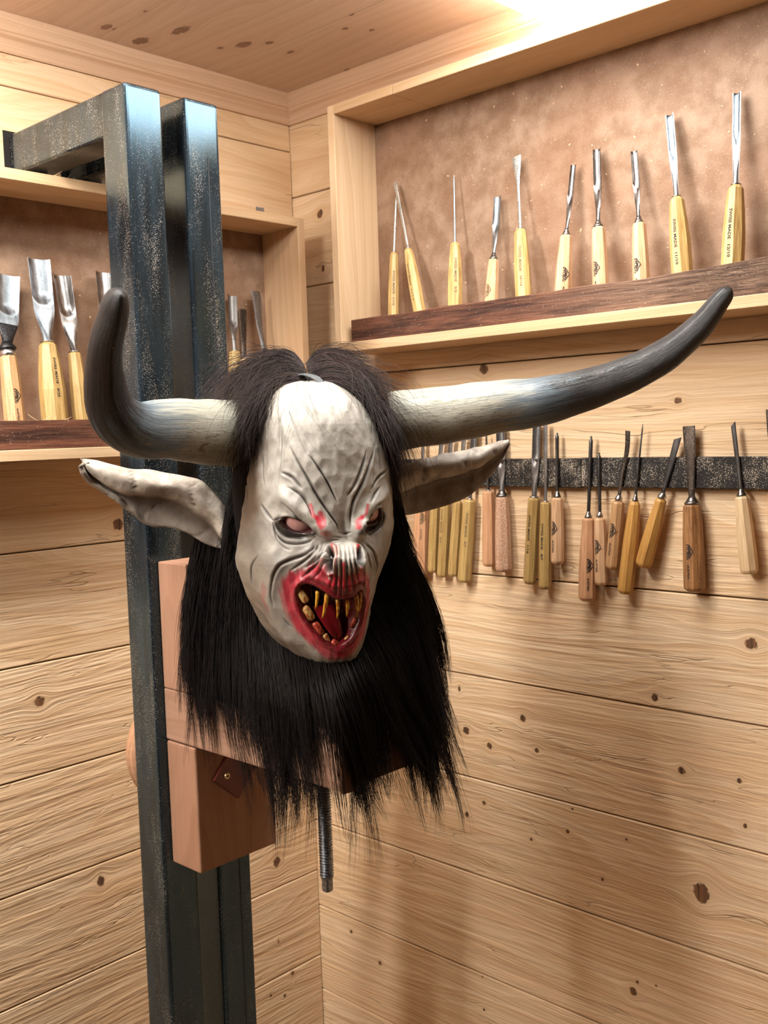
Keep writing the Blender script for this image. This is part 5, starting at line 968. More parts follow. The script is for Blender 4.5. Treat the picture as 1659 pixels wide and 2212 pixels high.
def horn(name, G, lab, lag=1.0):
    pts = smooth_line([g_[:3] for g_ in G], 6); rad = smooth_line([[g_[3], 0, 0] for g_ in G], 6)[:, 0]
    n = len(pts); seg = 36; V = []; al = []; hc = []; un = []
    tl = np.cumsum(np.r_[0, np.linalg.norm(np.diff(pts, axis=0), axis=1)]); up = np.array((0, 0, 1.0)); prev = None
    for i in range(n):
        tan = pts[min(n - 1, i + 1)] - pts[max(0, i - 1)]; tan /= np.linalg.norm(tan)
        ref = up if prev is None else prev
        a = ref - tan * (ref @ tan); a /= np.linalg.norm(a); prev = a; b = np.cross(tan, a)
        for k in range(seg):
            an = 2 * PI * k / seg; lump = 1 + .018 * math.sin(3 * an + tl[i] * 22) + .012 * math.sin(tl[i] * 60 + an) + .010 * math.sin(tl[i] * 130 + 2 * an)
            d_ = a * math.cos(an) + b * math.sin(an)
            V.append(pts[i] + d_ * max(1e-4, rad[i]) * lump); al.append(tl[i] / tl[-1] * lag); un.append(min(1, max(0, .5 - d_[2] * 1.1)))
            hc.append((tl[i] * 3.2, math.cos(an) * 2 + 3 * math.sin(an), math.sin(an) * 2 + 7 * (name != 'horn')))
    F = [(i * seg + k, i * seg + (k + 1) % seg, (i + 1) * seg + (k + 1) % seg, (i + 1) * seg + k) for i in range(n - 1) for k in range(seg)]
    F += [tuple(range(seg))[::-1], tuple(range((n - 1) * seg, n * seg))]
    bm = bmesh.new(); me = mesh('horn', V, F); me.attributes.new('along', 'FLOAT', 'POINT').data.foreach_set('value', al)
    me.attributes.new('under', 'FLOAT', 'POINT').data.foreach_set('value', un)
    me.attributes.new('hcoord', 'FLOAT_VECTOR', 'POINT').data.foreach_set('vector', np.array(hc, np.float32).ravel())
    bm.from_mesh(me); me2 = bm_mesh('horn', bm, True)
    o = link('horn', me2, HM, MASK); o.location = -ML; o['label'] = lab
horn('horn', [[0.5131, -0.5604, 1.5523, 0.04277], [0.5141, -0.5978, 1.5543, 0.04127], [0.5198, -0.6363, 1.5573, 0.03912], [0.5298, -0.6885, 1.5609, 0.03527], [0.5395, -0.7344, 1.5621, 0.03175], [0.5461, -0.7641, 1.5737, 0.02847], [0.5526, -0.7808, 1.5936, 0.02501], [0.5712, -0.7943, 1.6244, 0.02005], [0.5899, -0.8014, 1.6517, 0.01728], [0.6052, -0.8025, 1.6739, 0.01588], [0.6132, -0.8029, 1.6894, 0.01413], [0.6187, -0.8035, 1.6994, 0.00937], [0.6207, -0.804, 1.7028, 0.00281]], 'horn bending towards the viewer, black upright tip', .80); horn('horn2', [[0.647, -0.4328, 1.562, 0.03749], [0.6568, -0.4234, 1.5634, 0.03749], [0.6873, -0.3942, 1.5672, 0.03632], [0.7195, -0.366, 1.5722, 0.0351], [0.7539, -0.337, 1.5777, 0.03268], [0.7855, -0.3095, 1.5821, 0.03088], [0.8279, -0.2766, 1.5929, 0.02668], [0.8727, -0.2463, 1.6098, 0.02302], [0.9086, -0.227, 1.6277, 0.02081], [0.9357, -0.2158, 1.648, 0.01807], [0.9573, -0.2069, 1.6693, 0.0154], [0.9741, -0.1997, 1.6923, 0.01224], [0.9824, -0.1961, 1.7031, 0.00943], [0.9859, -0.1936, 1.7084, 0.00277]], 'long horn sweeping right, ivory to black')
# ears: carved leaf shells
def ear_mat():
    t = NT('painted_ear_wood'); P = t.pos(); a = t.noise(P, 34.0, 3.0, 0.6); b = t.noise(P, 300.0, 3.0, 0.6); v = t.voro(P, 75.0)
    hol = t.n('ShaderNodeAttribute', attribute_name='hollow').outputs['Fac']
    c = t.mix(t.ramp(a, 0.35, 0.68), (0.46, 0.41, 0.35), (0.25, 0.21, 0.175))
    c = t.mix(t.ramp(b, 0.5, 0.75, 0, 0.35), c, (0.20, 0.15, 0.12))
    c = t.mix(t.math('MULTIPLY', hol, 0.80), c, (0.085, 0.060, 0.047))  # shade of the ear's inner side put into the colour
    return t.done(c, 0.5, None, t.bump(t.math('ADD', t.math('MULTIPLY', v, 0.9), t.math('MULTIPLY', b, 0.25)), 0.35, 0.0025))
EARM = ear_mat()
def ear(rows, cracks, lab, sgn):
    R_ = [smooth_line(r_, 5) for r_ in rows]; R_ = np.stack(R_, 0)
    G = np.stack([smooth_line(R_[:, j], 5) for j in range(R_.shape[1])], 1)      # along x across
    n, m_ = G.shape[:2]
    nr = np.cross(np.gradient(G, axis=0), np.gradient(G, axis=1)); nr /= np.maximum(1e-9, np.linalg.norm(nr, axis=-1))[..., None]
    if (nr * (np.array(co.matrix_world.translation) - G)).sum() < 0: nr = -nr
    r = np.random.RandomState(5); u = np.arange(n)[:, None] / n; v = np.arange(m_)[None] / m_
    fac = sum(np.sin(u * 40 * (.5 + r.rand()) + v * 9 * (.5 + r.rand()) + r.rand() * 6) for _ in range(8)) / 8
    G = G + nr * (fac * .0016)[..., None]
    for (u0, v0, u1, v1) in cracks:
        t_ = np.clip(((u - u0) * (u1 - u0) + (v - v0) * (v1 - v0)) / ((u1 - u0) ** 2 + (v1 - v0) ** 2), 0, 1)
        d = np.hypot((u - u0 - t_ * (u1 - u0)), (v - v0 - t_ * (v1 - v0)) * .5); G = G - nr * (np.exp(-(d / .008) ** 2) * .0022)[..., None]
    back = G - nr * .007
    V = np.concatenate([G.reshape(-1, 3), back.reshape(-1, 3)]); N = n * m_; F = []
    ix = np.arange(N).reshape(n, m_)
    for i in range(n - 1):
        for j in range(m_ - 1):
            q = (ix[i, j], ix[i + 1, j], ix[i + 1, j + 1], ix[i, j + 1]); F.append(q); F.append(tuple(int(k) + N for k in q[::-1]))
    def rim(a): 
        for p, q in zip(a[:-1], a[1:]): F.append((p, q, q + N, p + N))
    rim(list(ix[0])); rim(list(ix[:, -1])); rim(list(ix[-1][::-1])); rim(list(ix[:, 0][::-1]))
    hol = np.clip((v - .52) / .10, 0, 1) * np.clip((1.0 - v) / .25, .55, 1) + 0 * u  # where the inner side gets its painted shade
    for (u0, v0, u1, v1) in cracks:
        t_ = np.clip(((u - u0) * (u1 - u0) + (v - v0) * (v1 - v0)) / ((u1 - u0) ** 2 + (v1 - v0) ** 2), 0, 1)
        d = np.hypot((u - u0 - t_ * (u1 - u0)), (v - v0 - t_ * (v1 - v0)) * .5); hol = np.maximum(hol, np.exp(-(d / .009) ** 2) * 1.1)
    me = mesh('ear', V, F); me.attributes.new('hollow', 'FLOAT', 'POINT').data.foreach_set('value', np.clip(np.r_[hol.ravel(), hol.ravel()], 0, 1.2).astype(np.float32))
    bm = bmesh.new(); bm.from_mesh(me); me = bm_mesh('ear', bm, True)
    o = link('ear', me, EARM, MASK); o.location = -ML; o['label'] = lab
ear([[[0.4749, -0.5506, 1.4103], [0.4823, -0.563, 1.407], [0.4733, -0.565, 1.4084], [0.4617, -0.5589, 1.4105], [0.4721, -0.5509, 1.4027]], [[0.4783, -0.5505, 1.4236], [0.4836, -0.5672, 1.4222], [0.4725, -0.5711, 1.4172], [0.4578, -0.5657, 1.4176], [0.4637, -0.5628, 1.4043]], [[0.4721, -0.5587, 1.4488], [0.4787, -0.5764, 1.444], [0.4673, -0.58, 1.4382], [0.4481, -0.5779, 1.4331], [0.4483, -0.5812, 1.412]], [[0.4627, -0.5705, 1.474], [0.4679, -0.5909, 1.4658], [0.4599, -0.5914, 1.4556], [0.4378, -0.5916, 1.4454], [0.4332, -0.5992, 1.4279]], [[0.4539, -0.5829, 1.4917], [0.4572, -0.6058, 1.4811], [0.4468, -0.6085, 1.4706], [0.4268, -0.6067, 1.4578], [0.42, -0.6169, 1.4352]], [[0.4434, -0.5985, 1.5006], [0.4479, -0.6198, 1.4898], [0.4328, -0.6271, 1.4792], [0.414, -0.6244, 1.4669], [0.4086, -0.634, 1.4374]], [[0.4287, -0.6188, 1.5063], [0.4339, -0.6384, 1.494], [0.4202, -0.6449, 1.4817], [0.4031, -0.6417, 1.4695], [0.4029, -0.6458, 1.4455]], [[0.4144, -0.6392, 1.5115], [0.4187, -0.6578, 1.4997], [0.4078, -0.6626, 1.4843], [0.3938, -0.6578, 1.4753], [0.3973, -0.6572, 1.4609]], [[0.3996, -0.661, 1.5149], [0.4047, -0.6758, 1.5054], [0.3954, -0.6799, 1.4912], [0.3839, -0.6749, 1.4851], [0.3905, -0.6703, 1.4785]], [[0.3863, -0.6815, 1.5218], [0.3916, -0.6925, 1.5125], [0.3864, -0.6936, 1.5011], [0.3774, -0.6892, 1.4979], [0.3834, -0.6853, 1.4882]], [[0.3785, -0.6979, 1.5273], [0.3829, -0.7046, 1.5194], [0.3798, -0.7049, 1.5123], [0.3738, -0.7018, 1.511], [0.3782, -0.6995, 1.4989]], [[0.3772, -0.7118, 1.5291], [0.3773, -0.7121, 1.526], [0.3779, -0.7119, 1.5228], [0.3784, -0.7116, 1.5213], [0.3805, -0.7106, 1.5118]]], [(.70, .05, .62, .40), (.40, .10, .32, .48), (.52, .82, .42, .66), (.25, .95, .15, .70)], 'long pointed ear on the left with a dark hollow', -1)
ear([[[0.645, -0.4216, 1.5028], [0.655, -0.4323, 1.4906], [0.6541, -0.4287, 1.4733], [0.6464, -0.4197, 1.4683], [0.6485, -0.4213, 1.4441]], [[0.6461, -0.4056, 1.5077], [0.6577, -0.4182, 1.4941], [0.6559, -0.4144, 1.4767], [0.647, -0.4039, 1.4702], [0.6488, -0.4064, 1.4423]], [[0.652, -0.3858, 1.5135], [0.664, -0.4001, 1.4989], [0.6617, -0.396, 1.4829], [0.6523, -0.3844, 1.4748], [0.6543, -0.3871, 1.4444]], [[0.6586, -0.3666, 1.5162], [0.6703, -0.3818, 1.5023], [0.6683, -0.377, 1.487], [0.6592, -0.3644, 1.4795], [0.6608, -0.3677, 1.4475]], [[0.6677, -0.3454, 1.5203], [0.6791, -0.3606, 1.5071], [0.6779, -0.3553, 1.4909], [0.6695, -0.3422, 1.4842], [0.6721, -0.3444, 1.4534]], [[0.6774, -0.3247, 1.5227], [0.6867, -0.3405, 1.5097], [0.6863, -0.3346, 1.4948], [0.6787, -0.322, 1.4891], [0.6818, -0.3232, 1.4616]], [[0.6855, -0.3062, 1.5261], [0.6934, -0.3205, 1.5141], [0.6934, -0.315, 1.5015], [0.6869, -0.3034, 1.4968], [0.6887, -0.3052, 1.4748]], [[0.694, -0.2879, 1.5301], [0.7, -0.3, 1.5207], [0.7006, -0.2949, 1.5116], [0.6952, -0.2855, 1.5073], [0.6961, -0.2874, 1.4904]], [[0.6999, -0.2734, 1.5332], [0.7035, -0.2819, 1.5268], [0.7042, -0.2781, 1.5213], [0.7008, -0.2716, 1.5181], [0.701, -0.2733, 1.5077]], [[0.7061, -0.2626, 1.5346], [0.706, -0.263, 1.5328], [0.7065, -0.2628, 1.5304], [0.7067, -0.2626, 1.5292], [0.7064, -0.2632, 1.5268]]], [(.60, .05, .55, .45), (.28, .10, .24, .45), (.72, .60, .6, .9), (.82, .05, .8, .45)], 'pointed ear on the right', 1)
# head cap: dark hide behind the face that carries the hair
def hide():
    t = NT('black_hide'); nz = t.noise(t.vec('MULTIPLY', t.pos(), (900.0, 900.0, 60.0)), 1.0, 2.0)
    return t.done(t.mix(nz, (0.004, 0.003, 0.003), (0.010, 0.007, 0.007)), 0.8, None, t.bump(nz, 0.5, 0.002), 0.2)
HIDE = hide()
rings = []
for i in range(22):
    a = PI * i / 21; rr = math.sin(a); ring = []
    for k in range(40):
        b = 2 * PI * k / 40; x = math.cos(b) * rr * 158; y = math.sin(b) * rr * (150 if math.sin(b) < 0 else 95) - 42
        ring.append((x - 4, y, 52 + 262 * math.cos(a) * (1 if math.cos(a) > 0 else 1.15)))
    rings.append([tuple(q) for q in local(np.array(ring))])
V, F = loft(rings); mlink('hide_cap', V, F, HIDE)
def leather():
    t = NT('grey_hide_parting'); nz = t.noise(t.pos(), 300.0, 3.0); return t.done(t.mix(nz, (0.03, 0.033, 0.036), (0.10, 0.115, 0.125)), 0.7, None, t.bump(nz, .4, .001))
PT = smooth_line(np.array([(-14, -30, 310), (-9, 15, 309), (-1, 50, 300), (5, 74, 284)]), 5); rings = []
for i, p in enumerate(PT):
    w_ = 5 + 6 * math.sin(PI * i / (len(PT) - 1)); rings.append([tuple(q) for q in local(np.array([p + np.array((w_ * math.cos(2 * PI * k / 10), 0, 3 * math.sin(2 * PI * k / 10))) for k in range(10)]))])
V, F = loft(rings); mlink('hide_parting', V, F, leather(), True, None, 'grey leather strip at the parting')

# ------------------------------------------------------------------ hair
def hair_mat(name, col):
    t = NT(name); oi = t.n('ShaderNodeHairInfo')
    c = t.mix(oi.outputs['Random'], col[0], col[1])
    return t.done(c, 0.48, None, None, 0.15)
HAIR = hair_mat('black_goat_hair', ((0.003, 0.0025, 0.003), (0.014, 0.010, 0.010))); HAIR2 = hair_mat('dark_brown_goat_hair', ((0.006, 0.0045, 0.005), (0.055, 0.036, 0.032)))
def hair(name, strands, rad, label, mat=None):
    """strands: (n, k, 3) array of world points"""
    n, k = strands.shape[:2]
    hc = bpy.data.hair_curves.new(name); hc.add_curves([k] * n)
    hc.attributes['position'].data.foreach_set('vector', (strands - np.array(ML)[None, None] * 0).reshape(-1, 3).astype(np.float32).ravel())
    ra = hc.attributes.get('radius') or hc.attributes.new('radius', 'FLOAT', 'POINT')
    tp = np.linspace(0, 1, k)[None] * np.ones((n, 1)); r_ = (rad if np.ndim(rad) else np.full(n, rad))[:, None] * (1 - .75 * tp ** 2)
    ra.data.foreach_set('value', r_.astype(np.float32).ravel())
    hc.materials.append(mat or HAIR); o = bpy.data.objects.new(name, hc); COL.objects.link(o); o.parent = MASK; o.location = -ML
    o['kind'] = 'stuff'
    if label: o['label'] = label
    return o
def resample(G, k):
    S_ = smooth_line(G, 8); d = np.r_[0, np.cumsum(np.linalg.norm(np.diff(S_, axis=0), axis=1))]; t = np.linspace(0, d[-1], k)
    return np.stack([np.interp(t, d, S_[:, i]) for i in range(3)], -1)
def sheet(guides, n, k, thick, spread, clump, seed, cut=(.72, 1.06), frizz=.0015, back=None, lat=1.0, wild=.0):
    """strands interpolated between neighbouring guides, gathered into locks"""
    r = np.random.RandomState(seed); G = np.stack([resample(g_, k) for g_ in guides]); m_ = len(G)
    nc = max(6, int(n / clump)); cs = r.rand(nc) * (m_ - 1); cd = r.rand(nc); co_ = r.normal(size=(nc, 3)) * spread
    cl = r.uniform(cut[0], cut[1], nc); out = np.zeros((n, k, 3)); bk = np.array(co.matrix_world.to_3x3() @ Vector((0, 0, -1))) if back is None else np.array(back)
    s_ = np.linspace(0, 1, k); lw = r.normal(size=(nc, 3)) * spread * .55; lp = r.rand(nc, 2) * 6.28
    for i in range(n):
        c = r.randint(nc); s = min(m_ - 1.0001, max(0, cs[c] + r.normal() * .34 * lat)); a = int(s); f_ = s - a
        line = G[a] * (1 - f_) + G[a + 1] * f_
        s2 = min(m_ - 1.0001, max(0, cs[c] + (s - cs[c]) * .07)); a2 = int(s2); f2 = s2 - a2; cen = G[a2] * (1 - f2) + G[a2 + 1] * f2
        w = (s_ ** 1.5 * .95)[:, None]; line = line * (1 - w) + cen * w
        dpt = cd[c] * thick + r.rand() * thick * .35
        line = line + bk * dpt * (1 - .55 * s_[:, None]) + co_[c] * (s_ ** 1.3)[:, None] + lw[c] * (np.sin(s_ * 5 + lp[c, 0]) * s_)[:, None]
        L_ = cl[c] * r.uniform(.80, 1.06); t = s_ * L_ * (k - 1)
        ext = np.clip(t, 0, k - 1); j = np.minimum(ext.astype(int), k - 2); fr = (t - j)[:, None]
        line = line[j] * (1 - fr) + line[j + 1] * fr
        wv = r.normal(size=3) * wild * (1 if r.rand() > .12 else 2.6); line = line + wv[None] * (s_ ** 1.4)[:, None]
        ph = r.rand(3) * 6.28; am = r.normal(size=3) * frizz
        line = line + am[None] * np.sin(s_[:, None] * (3 + 4 * r.rand()) + ph[None]) * s_[:, None]
        out[i] = line
    return out
MANE = [np.array(g_) for g_ in [[[0.4282, -0.5661, 1.4742], [0.4194, -0.5829, 1.3953], [0.4157, -0.5941, 1.3222], [0.4177, -0.5994, 1.2551], [0.424, -0.6001, 1.1938], [0.4278, -0.6004, 1.157], [0.4306, -0.6007, 1.1295]], [[0.4453, -0.5643, 1.4683], [0.4381, -0.5802, 1.3838], [0.4358, -0.5901, 1.3113], [0.4415, -0.5925, 1.2384], [0.4488, -0.5928, 1.1715], [0.4528, -0.5923, 1.141], [0.4559, -0.5919, 1.1182]], [[0.4671, -0.5595, 1.4502], [0.4617, -0.5736, 1.3663], [0.4614, -0.5822, 1.2882], [0.4651, -0.5858, 1.222], [0.4711, -0.586, 1.1676], [0.4766, -0.5847, 1.1313], [0.4819, -0.5846, 1.1046]], [[0.4871, -0.5583, 1.4147], [0.4857, -0.5672, 1.3431], [0.4893, -0.5751, 1.2781], [0.5046, -0.5848, 1.2157], [0.5142, -0.5848, 1.1509], [0.5227, -0.5848, 1.1103], [0.529, -0.5849, 1.08]], [[0.5072, -0.5581, 1.3678], [0.5104, -0.562, 1.3025], [0.5336, -0.5789, 1.2457], [0.5479, -0.585, 1.1871], [0.5608, -0.5851, 1.1363], [0.5668, -0.5851, 1.0903], [0.5712, -0.5851, 1.0558]], [[0.5312, -0.5535, 1.3273], [0.5454, -0.5621, 1.2767], [0.5818, -0.5852, 1.2308], [0.5897, -0.5852, 1.1771], [0.5931, -0.5852, 1.1197], [0.5849, -0.5851, 1.071], [0.5787, -0.5851, 1.034]], [[0.5548, -0.5484, 1.2962], [0.589, -0.5689, 1.2603], [0.6159, -0.5854, 1.2162], [0.6215, -0.5854, 1.1689], [0.6291, -0.5854, 1.1277], [0.6334, -0.5854, 1.0887], [0.6367, -0.5854, 1.0594]], [[0.5962, -0.555, 1.2847], [0.6328, -0.5787, 1.2514], [0.6485, -0.5856, 1.2105], [0.6561, -0.5856, 1.1728], [0.6607, -0.5856, 1.1402], [0.664, -0.5856, 1.1129], [0.6665, -0.5856, 1.0925]], [[0.6347, -0.5521, 1.2861], [0.6761, -0.5819, 1.2529], [0.6939, -0.5859, 1.2185], [0.6953, -0.578, 1.1785], [0.6951, -0.5662, 1.1367], [0.695, -0.5529, 1.088], [0.6949, -0.5427, 1.0507]], [[0.6565, -0.5419, 1.2898], [0.6874, -0.5548, 1.2573], [0.6951, -0.5451, 1.2176], [0.695, -0.5351, 1.176], [0.6949, -0.5288, 1.1404], [0.6948, -0.5219, 1.1128], [0.6948, -0.5167, 1.0919]], [[0.6532, -0.5104, 1.2982], [0.6833, -0.5187, 1.2636], [0.6948, -0.5085, 1.2235], [0.6947, -0.4895, 1.1847], [0.7009, -0.481, 1.152], [0.7079, -0.4772, 1.1262], [0.7131, -0.4743, 1.1069]], [[0.6424, -0.4898, 1.3285], [0.6684, -0.4808, 1.2833], [0.6921, -0.479, 1.2398], [0.6945, -0.4583, 1.189], [0.7042, -0.4514, 1.142], [0.7133, -0.4484, 1.09], [0.7201, -0.4461, 1.0509]], [[0.6337, -0.4664, 1.3656], [0.6539, -0.4527, 1.3151], [0.6803, -0.4511, 1.2648], [0.6944, -0.4451, 1.2096], [0.6928, -0.4333, 1.1531], [0.697, -0.4351, 1.1004], [0.7, -0.4364, 1.0609]], [[0.6333, -0.4488, 1.405], [0.6545, -0.4342, 1.3541], [0.6703, -0.425, 1.3006], [0.6805, -0.4211, 1.2472], [0.6886, -0.4195, 1.1911], [0.7006, -0.4144, 1.1318], [0.7097, -0.4106, 1.0873]], [[0.6316, -0.4336, 1.4333], [0.6503, -0.421, 1.3851], [0.6665, -0.4109, 1.337], [0.6765, -0.4065, 1.2892], [0.6817, -0.4062, 1.2475], [0.684, -0.4078, 1.2119], [0.6858, -0.4089, 1.1852]], [[0.6286, -0.4208, 1.4501], [0.6419, -0.4124, 1.4107], [0.6552, -0.4037, 1.3744], [0.6633, -0.4, 1.3382], [0.6681, -0.3987, 1.3082], [0.6712, -0.399, 1.2782], [0.6735, -0.3992, 1.2558]]]]
TOPL = [np.array(g_) for g_ in [[[0.5115, -0.4554, 1.6446], [0.4877, -0.4621, 1.6628], [0.4685, -0.4949, 1.6545], [0.4603, -0.5324, 1.6341], [0.4617, -0.5616, 1.6066], [0.4638, -0.5754, 1.5887]], [[0.527, -0.4689, 1.639], [0.5008, -0.4781, 1.6551], [0.5, -0.5219, 1.6407], [0.5208, -0.5745, 1.6094], [0.5472, -0.6154, 1.5745], [0.5523, -0.6142, 1.541]], [[0.5513, -0.4882, 1.631], [0.5338, -0.5041, 1.6377], [0.5419, -0.5471, 1.6143], [0.5694, -0.594, 1.5791], [0.5624, -0.6047, 1.5406], [0.5265, -0.5821, 1.4886]], [[0.5755, -0.5077, 1.6216], [0.5678, -0.5288, 1.6217], [0.5708, -0.5626, 1.6024], [0.5757, -0.5889, 1.5705], [0.557, -0.59, 1.5318], [0.5278, -0.5747, 1.4824]], [[0.5876, -0.5176, 1.6155], [0.5843, -0.5347, 1.6144], [0.5795, -0.5613, 1.6009], [0.5764, -0.5804, 1.5787], [0.5539, -0.5783, 1.5399], [0.5221, -0.5731, 1.4822]]]]; TOPR = [np.array(g_) for g_ in [[[0.5137, -0.4533, 1.6445], [0.5194, -0.4324, 1.6601], [0.5471, -0.4206, 1.6553], [0.5772, -0.4081, 1.6352], [0.6095, -0.4077, 1.6121], [0.632, -0.4016, 1.5991]], [[0.5296, -0.4664, 1.6389], [0.5387, -0.4425, 1.6534], [0.5829, -0.4439, 1.637], [0.6356, -0.4528, 1.6044], [0.6876, -0.476, 1.5737], [0.6972, -0.4774, 1.5401]], [[0.5539, -0.4859, 1.6291], [0.5809, -0.4735, 1.6364], [0.6198, -0.467, 1.6121], [0.6697, -0.4791, 1.5744], [0.6887, -0.4791, 1.5348], [0.6676, -0.4495, 1.4823]], [[0.5781, -0.5055, 1.6197], [0.6137, -0.4995, 1.6194], [0.6408, -0.4831, 1.5982], [0.664, -0.4721, 1.5604], [0.6709, -0.4633, 1.5175], [0.6631, -0.4487, 1.4648]], [[0.591, -0.5146, 1.6142], [0.6218, -0.5037, 1.6115], [0.6432, -0.4882, 1.5936], [0.6581, -0.4708, 1.5606], [0.6624, -0.4573, 1.5202], [0.658, -0.4467, 1.4646]]]]
CURL = [np.array(g_) for g_ in [[[0.512, -0.5489, 1.5396], [0.5022, -0.5613, 1.5107], [0.4944, -0.5717, 1.4817], [0.4912, -0.5785, 1.4466], [0.4888, -0.5846, 1.4114]], [[0.5184, -0.5592, 1.5165], [0.513, -0.5679, 1.4817], [0.5085, -0.5759, 1.4469], [0.5066, -0.5815, 1.4121], [0.5055, -0.5863, 1.3771]]]]; CURR = [np.array(g_) for g_ in [[[0.6483, -0.4346, 1.534], [0.653, -0.4333, 1.5046], [0.6551, -0.4344, 1.4754], [0.6594, -0.4335, 1.4461], [0.6661, -0.4298, 1.4224]], [[0.6507, -0.4349, 1.5106], [0.6526, -0.4368, 1.4755], [0.6551, -0.4375, 1.4463], [0.662, -0.4342, 1.4168], [0.6712, -0.428, 1.3931]]]]
B1 = sheet(MANE, 14000, 16, .036, .012, 46, 1, (.54, .98), .002, lat=.8, wild=.0016)
B2 = sheet(MANE[:8], 4500, 16, .03, .012, 30, 2, (.42, .74), .002, wild=.0016)
B3 = sheet(MANE[10:], 3600, 16, .035, .015, 60, 3, (.6, 1.0), .002, lat=.55, wild=.0018)
B4 = sheet(MANE[3:11], 5000, 16, .03, .008, 30, 9, (.40, .62))
hair('mane', np.concatenate([B1, B2, B3, B4]), .00030, 'long black hair hanging below the chin and ears')
T1 = np.concatenate([sheet(TOPL, 2200, 14, .014, .013, 26, 4, (.55, 1.05), .004, lat=.6, wild=.006), sheet(TOPL, 700, 14, .004, .022, 9, 14, (.5, 1.05), .008, lat=.6, wild=.008)])
T2 = np.concatenate([sheet(TOPR, 2200, 14, .014, .013, 26, 5, (.55, 1.05), .004, lat=.6, wild=.006), sheet(TOPR, 700, 14, .004, .022, 9, 15, (.5, 1.05), .008, lat=.6, wild=.008)])
hair('forelock', np.concatenate([T1, T2]), .00027, 'dark brown-black hair parted over the forehead', HAIR2)
C1 = sheet(CURL, 2600, 10, .03, .006, 40, 6, (.7, 1.1)); C2 = sheet(CURR, 1600, 10, .03, .005, 40, 7, (.7, 1.1))
hair('side_hair', np.concatenate([C1, C2]), .00028, None)
r = np.random.RandomState(8); st = []
for g_ in [[[0.563, -0.5465, 1.6103], [0.6118, -0.5865, 1.572], [0.6226, -0.5933, 1.5393], [0.6286, -0.5971, 1.5124]], [[0.5673, -0.5426, 1.6129], [0.6243, -0.5796, 1.5823], [0.6511, -0.5839, 1.5439], [0.6716, -0.5719, 1.5112]], [[0.5747, -0.5476, 1.6113], [0.6081, -0.5844, 1.5776], [0.6032, -0.592, 1.545], [0.5995, -0.5961, 1.5178]], [[0.5951, -0.5445, 1.6125], [0.6386, -0.5743, 1.5817], [0.6628, -0.5725, 1.5541], [0.6752, -0.5633, 1.5296]], [[0.5902, -0.5592, 1.607], [0.6272, -0.5842, 1.5714], [0.6455, -0.5879, 1.5388], [0.6591, -0.5843, 1.5118]], [[0.591, -0.5369, 1.614], [0.6305, -0.5779, 1.5821], [0.6271, -0.591, 1.55], [0.6208, -0.5972, 1.5178]], [[0.6028, -0.5363, 1.6133], [0.645, -0.5706, 1.5815], [0.6678, -0.5703, 1.5433], [0.6802, -0.5554, 1.5158]], [[0.623, -0.5245, 1.6112], [0.6555, -0.5412, 1.5918], [0.6714, -0.5464, 1.5695], [0.6775, -0.5479, 1.5532]], [[0.5879, -0.5686, 1.6004], [0.6207, -0.5909, 1.5555], [0.623, -0.598, 1.5124], [0.6222, -0.6044, 1.4857]], [[0.6062, -0.5433, 1.6119], [0.6394, -0.5696, 1.5871], [0.6571, -0.5774, 1.5543], [0.6659, -0.577, 1.5221]]]:
    for q in range(3):
        g2 = np.array(g_) + np.linspace(0, 1, 4)[:, None] * r.normal(size=3)[None] * .006 + r.normal(size=3)[None] * .0015
        st.append(resample(g2, 10))
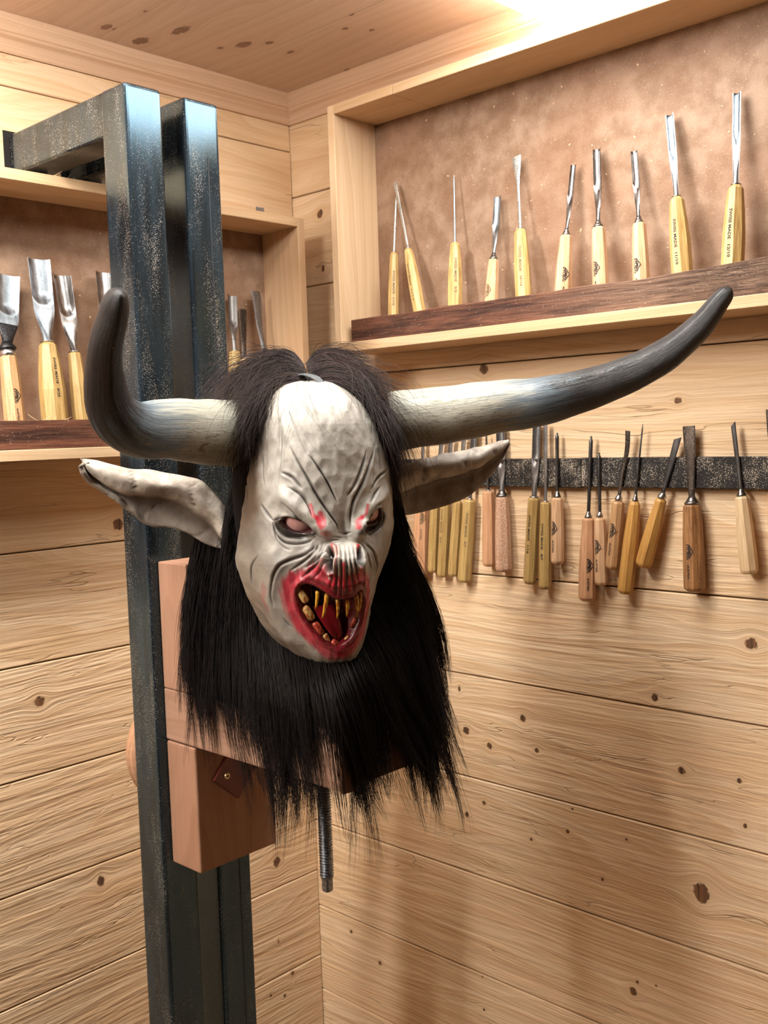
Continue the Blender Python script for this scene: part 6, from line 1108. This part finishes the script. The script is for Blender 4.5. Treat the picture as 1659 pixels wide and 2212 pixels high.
for g_ in [[[0.6384, -0.624, 1.1405], [0.639, -0.6269, 1.1082], [0.6385, -0.6314, 1.0705], [0.6369, -0.6341, 1.0598]], [[0.6595, -0.6036, 1.1449], [0.6605, -0.6062, 1.1126], [0.6609, -0.6087, 1.0857], [0.661, -0.6103, 1.0695]], [[0.698, -0.572, 1.1389], [0.698, -0.5756, 1.0957], [0.698, -0.5808, 1.0529], [0.698, -0.5831, 1.037]], [[0.706, -0.5599, 1.1429], [0.7123, -0.5581, 1.1049], [0.7153, -0.5592, 1.0671], [0.7177, -0.5599, 1.0401]], [[0.7021, -0.5636, 1.143], [0.7097, -0.5611, 1.0996], [0.7165, -0.5593, 1.0563], [0.7176, -0.5595, 1.0455]], [[0.738, -0.4637, 1.2434], [0.7477, -0.46, 1.1929], [0.7513, -0.4596, 1.165], [0.7528, -0.4606, 1.1427]], [[0.737, -0.4742, 1.1545], [0.7421, -0.473, 1.1209], [0.7445, -0.4737, 1.093], [0.7452, -0.4755, 1.0707]], [[0.5497, -0.6901, 1.3059], [0.5478, -0.6948, 1.2791], [0.546, -0.6987, 1.2576], [0.5448, -0.7011, 1.2469]], [[0.6468, -0.615, 1.1509], [0.6454, -0.6198, 1.1187], [0.644, -0.6246, 1.0864], [0.6415, -0.6292, 1.065]], [[0.7045, -0.5065, 1.1392], [0.7113, -0.5025, 1.1167], [0.7159, -0.5, 1.0998], [0.7203, -0.4971, 1.0885]], [[0.6666, -0.5969, 1.1446], [0.6619, -0.6043, 1.1179], [0.6613, -0.6083, 1.0857], [0.6605, -0.6119, 1.0588]], [[0.6312, -0.6303, 1.1462], [0.628, -0.6361, 1.1194], [0.6257, -0.6412, 1.0926], [0.6243, -0.6431, 1.0873]]]:
    for q in range(16):
        g2 = np.array(g_) + np.linspace(.3, 1, 4)[:, None] * r.normal(size=3)[None] * .0045 + r.normal(size=3)[None] * .004
        g2[-1] += (g2[-1] - g2[-2]) * r.uniform(-.5, .4)
        st.append(resample(g2, 10))
up = np.array((0, 0, 1.0))
for q in range(130):     # fly-away hairs on the crown
    a = local(np.array([(r.normal() * 40 - 5, r.uniform(-60, 20), 318)]))[0]; d_ = r.normal(size=3) * .5 + up * .6; d_ /= np.linalg.norm(d_); L_ = r.uniform(.015, .042)
    st.append(np.stack([a + d_ * L_ * s - up * .5 * L_ * s * s + np.array((d_[1], -d_[0], 0)) * L_ * .5 * s * s for s in np.linspace(0, 1, 10)]))
hair('stray_hair', np.array(st), .00012, None)
